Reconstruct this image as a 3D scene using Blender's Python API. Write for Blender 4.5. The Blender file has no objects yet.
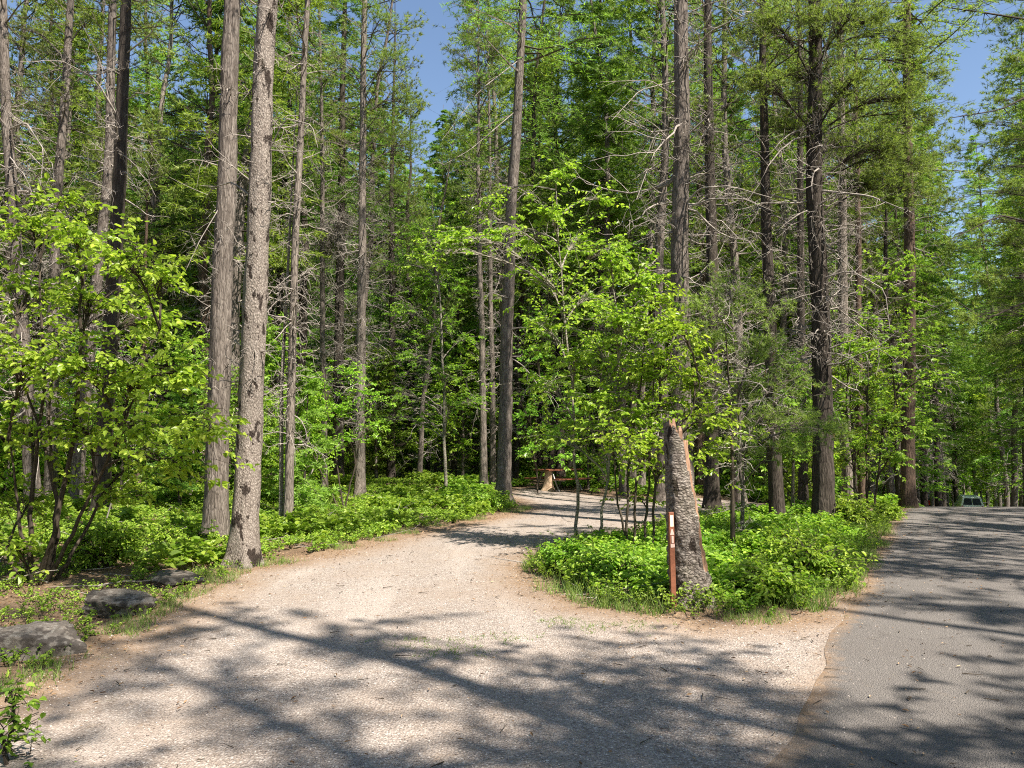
import bpy, math
import numpy as np
from mathutils import Vector, noise
RNG = np.random.default_rng(7)
R = math.radians
sc = bpy.context.scene
COL = sc.collection
F = 773.0
PITCH = R(4.51)
EYE = 1.6
SUN = np.array([0.73, -0.68, 0.0]); SUN /= np.linalg.norm(SUN)
SUN_EL = R(52)

# ---------------------------------------------------------------- terrain
def sstep(a, b, x):
    t = np.clip((x - a) / (b - a), 0, 1)
    return t * t * (3 - 2 * t)
def road_left(y):
    return 1.25 + 0.551 * (y - 3.83) + 0.03 * np.maximum(y - 52, 0) ** 2
def terrain(x, y):
    x = np.asarray(x, float); y = np.asarray(y, float)
    s = x - (1.25 + 0.551 * (y - 3.83))
    d = (y - 20.6) / 0.8
    drop = 0.0935 * 0.8 * np.where(d > 30, d, np.log1p(np.exp(np.clip(d, -30, 30))))
    drop = np.minimum(drop, 8.0 + 0 * drop)
    z = -drop * sstep(-15, -1.5, s)
    z = z + 0.32 * np.exp(-(((x + 3.6) / 3.2) ** 2 + ((y - 26.5) / 3.2) ** 2))
    z = z + 0.25 * np.exp(-(((x + 12) / 5) ** 2 + ((y - 21) / 4) ** 2))
    z = z + 0.16 * np.maximum(y - 62, 0) * sstep(-2, -16, s) * sstep(400, 120, y) + 0.22 * np.clip(y - 92, 0, 90) * sstep(-16, -2, s)
    return z
def tz(x, y):
    return float(terrain(x, y))
def ray(px, py):
    u = (px - 512) / F; v = (384 - py) / F
    return np.array([u, math.cos(PITCH) - v * math.sin(PITCH), math.sin(PITCH) + v * math.cos(PITCH)])
def at(px, py, Y):
    d = ray(px, py); t = Y / d[1]
    return np.array([d[0] * t, Y, EYE + d[2] * t])
def gpt(px, py):
    d = ray(px, py); t = -EYE / d[2]
    for _ in range(30):
        t += 0.6 * ((tz(d[0] * t, d[1] * t) - EYE) / d[2] - t)
    return np.array([d[0] * t, d[1] * t, tz(d[0] * t, d[1] * t)])
def topx(p):
    p = np.asarray(p, float)
    q = p - np.array([0, 0, EYE])
    f = q[1] * math.cos(PITCH) + q[2] * math.sin(PITCH)
    up = -q[1] * math.sin(PITCH) + q[2] * math.cos(PITCH)
    return 512 + F * q[0] / f, 384 - F * up / f

# ---------------------------------------------------------------- mesh helpers
def norm(a):
    return a / np.maximum(np.linalg.norm(a, axis=-1, keepdims=True), 1e-9)
class MB:
    def __init__(s):
        s.v = []; s.f = []; s.n = 0
    def add(s, v, f, m=0):
        v = np.asarray(v, np.float32).reshape(-1, 3); f = np.asarray(f, np.int64)
        if len(v) == 0: return s
        s.v.append(v); s.f.append((f + s.n, m)); s.n += len(v); return s
    def build(s, name, mats, parent=None, smooth=False, attr=None):
        me = bpy.data.meshes.new(name)
        V = np.concatenate(s.v)
        me.vertices.add(len(V)); me.vertices.foreach_set('co', V.ravel())
        loops = np.concatenate([f.ravel() for f, m in s.f])
        sizes = np.concatenate([np.full(len(f), f.shape[1]) for f, m in s.f])
        mi = np.concatenate([np.full(len(f), m) for f, m in s.f])
        st = np.concatenate([[0], np.cumsum(sizes)[:-1]])
        me.loops.add(len(loops)); me.loops.foreach_set('vertex_index', loops.astype(np.int32))
        me.polygons.add(len(sizes)); me.polygons.foreach_set('loop_start', st.astype(np.int32))
        me.polygons.foreach_set('material_index', mi.astype(np.int32))
        me.polygons.foreach_set('use_smooth', np.full(len(sizes), smooth))
        for m in (mats if isinstance(mats, (list, tuple)) else [mats]):
            me.materials.append(m)
        if attr is not None:
            a = me.attributes.new('edge', 'FLOAT', 'POINT'); a.data.foreach_set('value', attr.astype(np.float32))
        me.update(calc_edges=True)
        o = bpy.data.objects.new(name, me); COL.objects.link(o)
        if parent is not None: o.parent = parent
        return o
def tubes(P, Rd, sides=3):
    """batch of tubes: P (M,K,3), Rd (M,K)"""
    P = np.asarray(P, float); Rd = np.asarray(Rd, float)
    M, K, _ = P.shape
    T = np.empty_like(P); T[:, 1:-1] = P[:, 2:] - P[:, :-2]; T[:, 0] = P[:, 1] - P[:, 0]; T[:, -1] = P[:, -1] - P[:, -2]
    T = norm(T)
    ref = np.where(np.abs(T[..., 2:3]) > 0.8, np.array([1., 0, 0]), np.array([0, 0, 1.]))
    A = norm(np.cross(T, ref)); B = np.cross(T, A)
    th = np.arange(sides) * 2 * math.pi / sides
    V = P[:, :, None] + Rd[:, :, None, None] * (A[:, :, None] * np.cos(th)[:, None] + B[:, :, None] * np.sin(th)[:, None])
    m, k, s = np.meshgrid(np.arange(M), np.arange(K - 1), np.arange(sides), indexing='ij')
    s2 = (s + 1) % sides
    idx = lambda k_, s_: (m * K + k_) * sides + s_
    Fc = np.stack([idx(k, s), idx(k, s2), idx(k + 1, s2), idx(k + 1, s)], -1).reshape(-1, 4)
    return V.reshape(-1, 3), Fc
def leaves(C, D, Nn, S, w=0.62, fold=0.18):
    """ovate folded leaves. C base point, D direction, Nn normal, S length"""
    D = norm(D); W = norm(np.cross(D, Nn)); Nn = np.cross(W, D); S = S[:, None]
    b = C; t = C + D * S - Nn * S * 0.12
    l1 = C + D * S * .28 + W * S * w * .46 + Nn * S * fold
    l2 = C + D * S * .68 + W * S * w * .38 + Nn * S * fold * .8
    r1 = C + D * S * .28 - W * S * w * .46 + Nn * S * fold
    r2 = C + D * S * .68 - W * S * w * .38 + Nn * S * fold * .8
    V = np.stack([b, r1, r2, t, l2, l1], 1)
    i = np.arange(len(C))[:, None] * 6
    Fc = np.concatenate([i + np.array([0, 1, 2, 3]), i + np.array([0, 3, 4, 5])])
    return V.reshape(-1, 3), Fc
def blades(C, D, L, w, rng):
    D = norm(D); side = norm(np.cross(D, rng.normal(size=D.shape)))
    V = np.stack([C - side * w[:, None] * .5, C + side * w[:, None] * .5, C + D * L[:, None]], 1)
    return V.reshape(-1, 3), np.arange(len(C) * 3).reshape(-1, 3)
def box(mb, c, s, rot=None, m=0, org=(0, 0, 0), bevel=0.0):
    x, y, z = [k / 2 for k in s]
    v = np.array([[a, b, c_] for a in (-x, x) for b in (-y, y) for c_ in (-z, z)], float)
    if rot is not None: v = v @ np.array(rot).T
    v = v + np.array(c)
    f = [[0, 1, 3, 2], [4, 6, 7, 5], [0, 4, 5, 1], [2, 3, 7, 6], [0, 2, 6, 4], [1, 5, 7, 3]]
    mb.add(v, f, m)
def rotx(a): c, s = math.cos(a), math.sin(a); return [[1, 0, 0], [0, c, -s], [0, s, c]]
def roty(a): c, s = math.cos(a), math.sin(a); return [[c, 0, s], [0, 1, 0], [-s, 0, c]]

# ---------------------------------------------------------------- materials
def mat(name):
    m = bpy.data.materials.new(name); m.use_nodes = True
    nt = m.node_tree; nt.nodes.clear()
    return m, nt, nt.nodes, nt.links
def ramp(nt, fac, stops):
    n = nt.nodes.new('ShaderNodeValToRGB'); e = n.color_ramp.elements
    while len(e) < len(stops): e.new(0.5)
    for k, (p, c) in enumerate(stops):
        e[k].position = p; e[k].color = (*c, 1) if len(c) == 3 else c
    nt.links.new(fac, n.inputs[0]); return n.outputs[0]
def g(v): return (v, v, v)
def noise_t(nt, scale, detail=3, vec=None, rough=.6, typ='ShaderNodeTexNoise'):
    n = nt.nodes.new(typ); n.inputs['Scale'].default_value = scale
    if typ == 'ShaderNodeTexNoise':
        n.inputs['Detail'].default_value = detail; n.inputs['Roughness'].default_value = rough
    if vec is not None: nt.links.new(vec, n.inputs['Vector'])
    return n
def coords(nt, scale=(1, 1, 1), kind='Object'):
    t = nt.nodes.new('ShaderNodeTexCoord'); mp = nt.nodes.new('ShaderNodeMapping')
    mp.inputs['Scale'].default_value = scale
    nt.links.new(t.outputs[kind], mp.inputs['Vector']); return mp.outputs[0]
def mixc(nt, fac, a, b, mode='MIX'):
    n = nt.nodes.new('ShaderNodeMix'); n.data_type = 'RGBA'; n.blend_type = mode
    for sock, val in ((n.inputs[0], fac), (n.inputs[6], a), (n.inputs[7], b)):
        if isinstance(val, (int, float)): sock.default_value = val
        elif isinstance(val, tuple): sock.default_value = (*val, 1)
        else: nt.links.new(val, sock)
    return n.outputs[2]
def mth(nt, op, a, b=0.0, clamp=False):
    n = nt.nodes.new('ShaderNodeMath'); n.operation = op; n.use_clamp = clamp
    for sock, val in ((n.inputs[0], a), (n.inputs[1], b)):
        if isinstance(val, (int, float)): sock.default_value = val
        else: nt.links.new(val, sock)
    return n.outputs[0]
def out_principled(nt, col, rough=.8, bump=None, bstr=.5, bdist=.02, spec=.3):
    p = nt.nodes.new('ShaderNodeBsdfPrincipled'); o = nt.nodes.new('ShaderNodeOutputMaterial')
    if isinstance(col, tuple): p.inputs['Base Color'].default_value = (*col, 1)
    else: nt.links.new(col, p.inputs['Base Color'])
    p.inputs['Roughness'].default_value = rough; p.inputs['Specular IOR Level'].default_value = spec
    if bump is not None:
        b = nt.nodes.new('ShaderNodeBump'); b.inputs['Strength'].default_value = bstr; b.inputs['Distance'].default_value = bdist
        nt.links.new(bump, b.inputs['Height']); nt.links.new(b.outputs[0], p.inputs['Normal'])
    nt.links.new(p.outputs[0], o.inputs[0]); return p
def plain(name, col, rough=.6, spec=.3, var=.15, scale=8, metal=0):
    m, nt, N, L = mat(name)
    n = noise_t(nt, scale, 4, coords(nt))
    c = ramp(nt, n.outputs[0], [(.3, tuple(k * (1 - var) for k in col)), (.7, tuple(min(1, k * (1 + var)) for k in col))])
    p = out_principled(nt, c, rough, n.outputs[0], .2, .005, spec); p.inputs['Metallic'].default_value = metal
    return m
def leafmat(name, c0, c1, trans=.4, rough=.5, tint=.25, dead=0.0):
    m, nt, N, L = mat(name)
    gm = N.new('ShaderNodeNewGeometry'); oi = N.new('ShaderNodeObjectInfo')
    st = [(0.0, c0), (.7, tuple((a + b) / 2 for a, b in zip(c0, c1))), (1.0, c1)]
    if dead > 0: st = [(0, (.22, .09, .03)), (dead, (.20, .10, .035)), (dead + .004, c0), (1, c1)]
    c = ramp(nt, gm.outputs['Random Per Island'], st)
    hs = N.new('ShaderNodeHueSaturation')
    L.new(c, hs.inputs['Color'])
    L.new(mth(nt, 'ADD', mth(nt, 'MULTIPLY', oi.outputs['Random'], .035), .4825), hs.inputs['Hue'])
    L.new(mth(nt, 'ADD', mth(nt, 'MULTIPLY', oi.outputs['Random'], tint * 2), 1 - tint), hs.inputs['Value'])
    p = N.new('ShaderNodeBsdfPrincipled'); p.inputs['Roughness'].default_value = rough; p.inputs['Specular IOR Level'].default_value = .35
    L.new(hs.outputs[0], p.inputs['Base Color'])
    t = N.new('ShaderNodeBsdfTranslucent')
    tc = mixc(nt, .6, hs.outputs[0], (1.35, 1.5, .45), 'MULTIPLY'); L.new(tc, t.inputs[0])
    mx = N.new('ShaderNodeMixShader'); mx.inputs[0].default_value = trans
    L.new(p.outputs[0], mx.inputs[1]); L.new(t.outputs[0], mx.inputs[2])
    o = N.new('ShaderNodeOutputMaterial'); L.new(mx.outputs[0], o.inputs[0]); return m
def barkmat(name, lo, hi, vs=2.2, hs=14, dark=(.03, .024, .02), blotch=0.0, bump=.9, moss=0.0):
    m, nt, N, L = mat(name)
    v = coords(nt, (hs, hs, vs)); v2 = coords(nt, (1, 1, .5))
    a = noise_t(nt, 1.6, 6, v, .7); b = noise_t(nt, 2.2, 3, v2); vr = noise_t(nt, 2.2, 0, v, typ='ShaderNodeTexVoronoi'); vr.feature = 'DISTANCE_TO_EDGE'
    c = ramp(nt, a.outputs[0], [(.28, dark), (.46, lo), (.72, hi)])
    c = mixc(nt, ramp(nt, vr.outputs[0], [(0, g(.75)), (.12, g(0))]), c, dark)
    c = mixc(nt, ramp(nt, b.outputs[0], [(.35, g(0)), (.7, g(.5))]), c, tuple(k * .55 for k in lo))
    if blotch > 0:
        bn = noise_t(nt, 3.2, 5, coords(nt, (2.4, 2.4, 1)), .62)
        c = mixc(nt, ramp(nt, bn.outputs[0], [(.655 - blotch * .09, g(0)), (.68 - blotch * .09, g(.92))]), c, (.022, .015, .012))
    if moss > 0:
        mn = noise_t(nt, 5, 4, coords(nt)); c = mixc(nt, ramp(nt, mn.outputs[0], [(.5, g(0)), (.65, g(moss))]), c, (.09, .11, .03))
    h = mth(nt, 'ADD', a.outputs[0], mth(nt, 'MULTIPLY', vr.outputs[0], .8))
    out_principled(nt, c, .92, h, bump, .03, .15); return m
M = {}
M['bark'] = barkmat('bark_grey', (.155, .13, .112), (.33, .29, .255))
M['bark_pale'] = barkmat('bark_pale', (.20, .17, .145), (.38, .33, .285), blotch=.15)
M['bark_blotch'] = barkmat('bark_blotched', (.27, .23, .20), (.47, .42, .37), vs=9, hs=22, blotch=1.0, dark=(.09, .07, .06))
M['bark_dark'] = barkmat('bark_dark', (.055, .045, .037), (.13, .11, .092))
M['bark_red'] = barkmat('bark_redbrown', (.11, .075, .055), (.21, .15, .115))
M['bark_white'] = barkmat('bark_birch', (.30, .27, .22), (.50, .47, .41), vs=20, hs=6, blotch=.3, moss=.4)
M['twig'] = barkmat('dead_twig', (.30, .265, .235), (.55, .50, .45), dark=(.17, .15, .13), bump=.2)
M['stem'] = barkmat('shrub_stem', (.06, .048, .036), (.15, .12, .09), bump=.2)
M['needle_pine'] = leafmat('pine_needles', (.14, .20, .05), (.31, .39, .10), .45, .55, .2, dead=.012)
M['needle_fir'] = leafmat('fir_needles', (.10, .21, .035), (.27, .42, .065), .42, .5, .3)
M['needle_larch'] = leafmat('larch_needles', (.15, .26, .04), (.33, .45, .075), .48, .55, .22)
M['leaf'] = leafmat('bright_leaf', (.18, .33, .035), (.47, .62, .10), .52, .36, .1)
M['leaf_mid'] = leafmat('mid_leaf', (.15, .31, .04), (.39, .56, .085), .5, .45, .18)
M['leaf_low'] = leafmat('undergrowth_leaf', (.15, .29, .03), (.43, .57, .085), .42, .5, .1)
M['grass'] = leafmat('grass_blade', (.11, .19, .04), (.28, .34, .09), .4, .6, .1)

def soil_color(nt):
    v = coords(nt)
    a = noise_t(nt, 1.1, 5, v); b = noise_t(nt, 26, 4, v, .75); c_ = noise_t(nt, 90, 2, v)
    st = coords(nt, (140, 30, 1)); n1 = noise_t(nt, 1, 2, st)
    c = ramp(nt, b.outputs[0], [(.3, (.075, .05, .034)), (.5, (.19, .13, .088)), (.72, (.36, .27, .19))])
    c2 = ramp(nt, c_.outputs[0], [(.3, (.12, .08, .05)), (.7, (.36, .26, .17))])
    c = mixc(nt, .5, c, c2)
    c = mixc(nt, ramp(nt, n1.outputs[0], [(.56, g(0)), (.62, g(.7))]), c, (.31, .19, .115))
    c = mixc(nt, ramp(nt, a.outputs[0], [(.4, g(0)), (.7, g(.45))]), c, (.14, .085, .05))
    ys_ = nt.nodes.new('ShaderNodeSeparateXYZ'); nt.links.new(v, ys_.inputs[0]); mo = noise_t(nt, 1.7, 6, v, .75)
    far_ = nt.nodes.new('ShaderNodeMapRange'); far_.inputs[1].default_value = 30; far_.inputs[2].default_value = 48; far_.inputs[3].default_value = .0; far_.inputs[4].default_value = .35; nt.links.new(ys_.outputs[1], far_.inputs[0])
    mf = ramp(nt, mth(nt, 'ADD', mo.outputs[0], far_.outputs[0]), [(.62, g(0)), (.76, g(.85))])
    c = mixc(nt, mf, c, (.085, .12, .03))
    h = mth(nt, 'ADD', b.outputs[0], c_.outputs[0])
    return c, h
def gravel_color(nt):
    v = coords(nt)
    vo = noise_t(nt, 62, 0, v, typ='ShaderNodeTexVoronoi'); vo2 = noise_t(nt, 130, 0, v, typ='ShaderNodeTexVoronoi')
    a = noise_t(nt, .8, 4, v); b = noise_t(nt, 6, 5, v, .7)
    sep = nt.nodes.new('ShaderNodeSeparateColor'); nt.links.new(vo.outputs['Color'], sep.inputs[0])
    sep2 = nt.nodes.new('ShaderNodeSeparateColor'); nt.links.new(vo2.outputs['Color'], sep2.inputs[0])
    c = ramp(nt, sep.outputs[0], [(0, (.125, .105, .09)), (.35, (.28, .238, .208)), (.7, (.40, .348, .312)), (1, (.61, .56, .515))])
    c2 = ramp(nt, sep2.outputs[1], [(0, (.145, .118, .10)), (.5, (.33, .28, .245)), (1, (.55, .50, .455))])
    c = mixc(nt, .45, c, c2)
    edge = ramp(nt, vo.outputs['Distance'], [(.25, g(0)), (.7, g(.55))])
    c = mixc(nt, edge, c, (.14, .115, .10))
    c = mixc(nt, ramp(nt, a.outputs[0], [(.42, g(0)), (.68, g(.55))]), c, (.26, .205, .165))
    c = mixc(nt, ramp(nt, b.outputs[0], [(.55, g(0)), (.75, g(.55))]), c, (.24, .165, .105))
    tr = noise_t(nt, 1, 3, coords(nt, (1.6, .22, 1))); c = mixc(nt, ramp(nt, tr.outputs[0], [(.5, g(0)), (.66, g(.4))]), c, (.40, .35, .312))
    h = mth(nt, 'SUBTRACT', 1.0, vo.outputs['Distance'])
    return c, h
def asphalt_color(nt):
    v = coords(nt)
    a = noise_t(nt, .5, 4, v); b = noise_t(nt, 160, 2, v, .8); c_ = noise_t(nt, 5, 5, v, .7)
    vo = noise_t(nt, 110, 0, v, typ='ShaderNodeTexVoronoi')
    c = ramp(nt, b.outputs[0], [(.25, (.088, .081, .076)), (.5, (.165, .151, .141)), (.78, (.31, .287, .27))])
    c = mixc(nt, ramp(nt, a.outputs[0], [(.35, g(0)), (.7, g(.35))]), c, (.12, .103, .092))
    c = mixc(nt, ramp(nt, c_.outputs[0], [(.6, g(0)), (.8, g(.5))]), c, (.25, .20, .155))
    # fine cracks
    cr = noise_t(nt, .55, 0, v, typ='ShaderNodeTexVoronoi'); cr.feature = 'DISTANCE_TO_EDGE'
    wn = noise_t(nt, 3, 4, v); vm = nt.nodes.new('ShaderNodeVectorMath'); vm.operation = 'ADD'
    nt.links.new(v, vm.inputs[0]); nt.links.new(wn.outputs['Color'], vm.inputs[1]); nt.links.new(vm.outputs[0], cr.inputs['Vector'])
    c = mixc(nt, ramp(nt, cr.outputs[0], [(0.0, g(.6)), (.008, g(0))]), c, (.07, .06, .055))
    return c, mth(nt, 'ADD', b.outputs[0], vo.outputs['Distance'])
def blended(name, fn, w0, w1, nscale=2.2, namp=.5, grass=.0):
    m, nt, N, L = mat(name)
    sc_, sh = soil_color(nt); gc, gh = fn(nt)
    at_ = N.new('ShaderNodeAttribute'); at_.attribute_name = 'edge'
    n = noise_t(nt, nscale, 6, coords(nt), .7)
    e = mth(nt, 'ADD', at_.outputs['Fac'], mth(nt, 'MULTIPLY', mth(nt, 'SUBTRACT', n.outputs[0], .5), namp * 2))
    mr = N.new('ShaderNodeMapRange'); mr.inputs[1].default_value = w0; mr.inputs[2].default_value = w1; L.new(e, mr.inputs[0])
    c = mixc(nt, mr.outputs[0], sc_, gc); h = mixc(nt, mr.outputs[0], sh, gh)
    out_principled(nt, c, .95, h, .8, .012, .2); return m
M['gravel'] = blended('gravel_surface', gravel_color, .05, .75, 1.6, .55)
M['asphalt'] = blended('asphalt_surface', asphalt_color, -.10, .10, 7, .22)
m, nt, N, L = mat('forest_soil'); c, h = soil_color(nt); out_principled(nt, c, .95, h, .9, .03, .2); M['soil'] = m
m, nt, N, L = mat('rock_surface'); v = coords(nt)
a = noise_t(nt, 4, 8, v, .7); b = noise_t(nt, 22, 5, v, .7); d = noise_t(nt, 7, 3, v)
c = ramp(nt, a.outputs[0], [(.3, (.045, .038, .032)), (.5, (.135, .117, .10)), (.7, (.27, .24, .21))])
c = mixc(nt, ramp(nt, b.outputs[0], [(.5, g(0)), (.62, g(.5))]), c, (.25, .24, .215))
c = mixc(nt, ramp(nt, d.outputs[0], [(.5, g(0)), (.56, g(.85))]), c, (.045, .038, .033))
out_principled(nt, c, .9, mth(nt, 'ADD', a.outputs[0], mth(nt, 'MULTIPLY', b.outputs[0], .3)), .8, .05, .2); M['rock'] = m
m, nt, N, L = mat('split_wood'); v = coords(nt, (30, 30, 2))
a = noise_t(nt, 1.5, 5, v, .7); c = ramp(nt, a.outputs[0], [(.3, (.22, .12, .07)), (.5, (.42, .30, .20)), (.75, (.60, .50, .38))])
out_principled(nt, c, .85, a.outputs[0], .6, .01); M['wood'] = m
m, nt, N, L = mat('peeled_wood'); v = coords(nt, (24, 24, 2.5))
a = noise_t(nt, 1.5, 5, v, .7); c = ramp(nt, a.outputs[0], [(.3, (.08, .04, .025)), (.5, (.26, .15, .095)), (.75, (.40, .28, .2))])
out_principled(nt, c, .85, a.outputs[0], .6, .01); M['peeled'] = m
M['stumpbark'] = barkmat('stump_scaly_bark', (.19, .16, .138), (.45, .405, .36), vs=15, hs=10, blotch=.7, moss=.12, bump=1)
M['redwood'] = plain('red_brown_stain', (.20, .075, .042), .6, .3, .25, 20)
M['white'] = plain('white_decal', (.68, .60, .48), .5, .3, .06)
M['pink'] = plain('pale_pink_decal', (.55, .38, .33), .5, .3, .1)
M['van_paint'] = plain('white_vehicle_paint', (.74, .75, .72), .35, .5, .04)
M['dark_paint'] = plain('dark_vehicle_paint', (.03, .032, .036), .5, .3, .04)
M['glass'] = plain('dark_glass', (.012, .014, .016), .25, .4, .1)
M['rubber'] = plain('tyre_rubber', (.02, .02, .02), .8, .2, .1)
M['metal'] = plain('grey_metal', (.28, .28, .28), .4, .5, .1, 8, .8)
M['redlamp'] = plain('red_lamp_plastic', (.35, .02, .015), .3)
M['blue'] = plain('blue_plastic', (.04, .16, .55), .35, .5, .1)
M['bluecap'] = plain('white_blue_plastic', (.45, .55, .70), .4)

# ---------------------------------------------------------------- tagging
def tag(o, label=None, cat=None, group=None, kind=None):
    if label: o['label'] = label
    if cat: o['category'] = cat
    if group: o['group'] = group
    if kind: o['kind'] = kind
    return o
def root(name, loc, label, cat, group=None):
    o = bpy.data.objects.new(name, None); o.empty_display_size = .2; COL.objects.link(o); o.location = [float(k) for k in loc]
    return tag(o, label, cat, group)

# ---------------------------------------------------------------- polygons
def signed(poly, X, Y):
    P = np.asarray(poly); n = len(P); dmin = np.full(X.shape, 1e9); ins = np.zeros(X.shape, bool)
    for i in range(n):
        a = P[i]; b = P[(i + 1) % n]; e = b - a
        t = np.clip(((X - a[0]) * e[0] + (Y - a[1]) * e[1]) / max(e @ e, 1e-9), 0, 1)
        dmin = np.minimum(dmin, np.hypot(X - a[0] - t * e[0], Y - a[1] - t * e[1]))
        c = ((a[1] > Y) != (b[1] > Y)) & (X < (b[0] - a[0]) * (Y - a[1]) / (b[1] - a[1] + 1e-12) + a[0])
        ins ^= c
    return np.where(ins, dmin, -dmin)
gp = lambda L: [gpt(*p)[:2] for p in L]
left_edge = gp([(15, 700), (60, 664), (130, 634), (178, 604), (245, 570), (330, 556), (420, 533), (500, 517), (528, 509), (512, 499), (498, 493), (512, 488), (545, 487), (560, 489), (600, 496), (640, 498), (720, 497), (760, 502), (830, 507), (880, 510)])
DRIVE = [np.array([-7., -4.]), np.array([-5., 2.])] + left_edge + [np.array([road_left(19.8) + 1.3, 19.8]), np.array([road_left(-4) + 1.3, -4.])]
ISLAND = gp([(526, 572), (545, 592), (590, 606), (640, 613), (700, 623), (760, 623), (805, 616), (845, 600), (864, 577), (880, 548), (890, 528), (880, 518), (830, 515), (760, 515), (700, 517), (650, 530), (600, 541), (560, 549), (536, 557)])
def drive_sd(X, Y):
    return np.minimum(signed(DRIVE, X, Y), -signed(ISLAND, X, Y))
def road_sd(X, Y):
    s = (X - road_left(Y)) * 0.876
    return np.where(Y > 120, -9, np.minimum(s, 6.0 - s))

# ---------------------------------------------------------------- ground, drive, road
def axis(lo, hi, step, far):
    a = np.arange(lo, hi, step); k = [lo]; w = step
    L = []
    x = lo
    while x > -far: w *= 1.35; x -= w; L.append(x)
    H = []; x = a[-1]; w = step
    while x < far: w *= 1.35; x += w; H.append(x)
    return np.array(L[::-1] + list(a) + H)
def sheet(name, xs, ys, m, zoff=0, bumpy=0, keep=None, attr=None):
    X, Y = np.meshgrid(xs, ys, indexing='ij'); Z = terrain(X, Y) + zoff
    if bumpy:
        nz = (np.sin(X * 1.7 + 2 * np.sin(Y * .9)) * np.sin(Y * 1.3 + X * .4) + .5 * np.sin(X * 4.1 + Y * 3.3) * np.sin(Y * 4.7 - X)) * bumpy
        mask = sstep(.1, -.6, np.maximum(drive_sd(X, Y), road_sd(X, Y)))
        Z = Z + nz * mask - .03 * (1 - mask)
    V = np.stack([X, Y, Z], -1).reshape(-1, 3)
    i, j = np.meshgrid(np.arange(len(xs) - 1), np.arange(len(ys) - 1), indexing='ij'); n = len(ys)
    Fc = np.stack([i * n + j, (i + 1) * n + j, (i + 1) * n + j + 1, i * n + j + 1], -1).reshape(-1, 4)
    A = attr(X, Y).ravel() if attr else None
    if keep is not None:
        Fc = Fc[np.all(A[Fc] > keep, axis=1)]
        used = np.unique(Fc); mp = np.zeros(len(V), int); mp[used] = np.arange(len(used)); V = V[used]; A = A[used]; Fc = mp[Fc]
    o = MB().add(V, Fc).build(name, m, smooth=True, attr=A); tag(o, kind='structure'); return o
sheet('ground', axis(-36, 60, .45, 900), axis(-24, 110, .45, 900), M['soil'], 0, .05)
sheet('gravel_drive', np.arange(-8, 14, .14), np.arange(-4, 30, .14), M['gravel'], .004, keep=-.5, attr=lambda X, Y: np.minimum(drive_sd(X, Y), .5 - road_sd(X, Y)))
# road: rows along its own direction
ys = np.concatenate([np.concatenate([np.arange(-14, 3, .4), np.arange(3, 24, .12), np.arange(24, 34, .4)]), np.arange(34, 116, 2.)]); ss = np.concatenate([[-.07, -.03, .03, .1], np.linspace(.4, 7.2, 22)])
Yg, Sg = np.meshgrid(ys, ss, indexing='ij')
wob = .02 * np.sin(Yg * 1.3) + .02 * np.sin(Yg * 3.1 + 1)
Xg = road_left(Yg) + Sg + np.where(Sg < .2, .05 * np.sin(Yg * 1.6) + .022 * np.sin(Yg * 4.3 + 2) + .01 * np.sin(Yg * 9), 0) * 1.0; Zg = terrain(Xg, Yg) + .008
i, j = np.meshgrid(np.arange(len(ys) - 1), np.arange(len(ss) - 1), indexing='ij'); n = len(ss)
Fc = np.stack([i * n + j, i * n + j + 1, (i + 1) * n + j + 1, (i + 1) * n + j], -1).reshape(-1, 4)
ea = np.minimum(Sg, 6.85 - Sg) + wob
tag(MB().add(np.stack([Xg, Yg, Zg], -1), Fc).build('road', M['asphalt'], smooth=True, attr=ea.ravel()), kind='structure')

# ---------------------------------------------------------------- trees
class Path:
    """trunk centre line in local space"""
    def __init__(s, pts, H, seed=0, wob=.0):
        pts = np.array(pts, float); s.p = pts; s.H = H; s.seed = seed; s.wob = wob
    def __call__(s, z):
        z = np.asarray(z, float); P = s.p
        x = np.interp(z, P[:, 2], P[:, 0]); y = np.interp(z, P[:, 2], P[:, 1])
        over = np.maximum(z - P[-1, 2], 0)
        if len(P) > 1:
            sl = (P[-1] - P[-2]) / max(P[-1, 2] - P[-2, 2], 1e-6); x = x + over * sl[0]; y = y + over * sl[1]
        w = s.wob * np.minimum(z, 3) / 3
        x = x + w * np.sin(z * .55 + s.seed) + w * .4 * np.sin(z * 1.7 + s.seed * 2); y = y + w * np.cos(z * .6 + s.seed * 3)
        return np.stack([x, y, z], -1)
def rad(z, H, r0):
    z = np.asarray(z, float)
    return r0 * (np.clip(1 - z / H, 0.02, 1) ** .75) * (1 + .48 * np.exp(-z / .26))
def trunk_mesh(path, H, r0, parent, m, fine=False, seed=0, z0=-.15):
    if fine:
        zs = np.concatenate([np.arange(z0, 9, .07), np.linspace(9.3, H, 24)]); S = 26
    else:
        zs = np.concatenate([[z0, 0, .12, .3, .6], np.linspace(1, H, 22)]); S = 10
    P = path(zs)[None]; Rr = rad(np.maximum(zs, 0), H, r0)[None]
    V, Fc = tubes(P, Rr, S)
    V = V.reshape(len(zs), S, 3)
    th = np.arange(S) * 2 * math.pi / S
    c = P[0][:, None]
    if fine:
        d = np.zeros((len(zs), S))
        for a in range(len(zs)):
            for b in range(S):
                q = Vector((math.cos(th[b]) * 3.2, math.sin(th[b]) * 3.2, zs[a] * 1.5 + seed * 7))
                q2 = Vector((math.cos(th[b]) * 7, math.sin(th[b]) * 7, zs[a] * 5 + seed * 7))
                d[a, b] = .13 * noise.noise(q) + .09 * noise.noise(q2)
        V = c + (V - c) * (1 + d[..., None])
    lob = 1 + .22 * np.exp(-np.maximum(zs, 0) / .2)[:, None] * np.sin(th * 4 + seed)[None]
    V = c + (V - c) * lob[..., None]
    return MB().add(V.reshape(-1, 3), Fc).build('trunk', m, parent, smooth=True)
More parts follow.
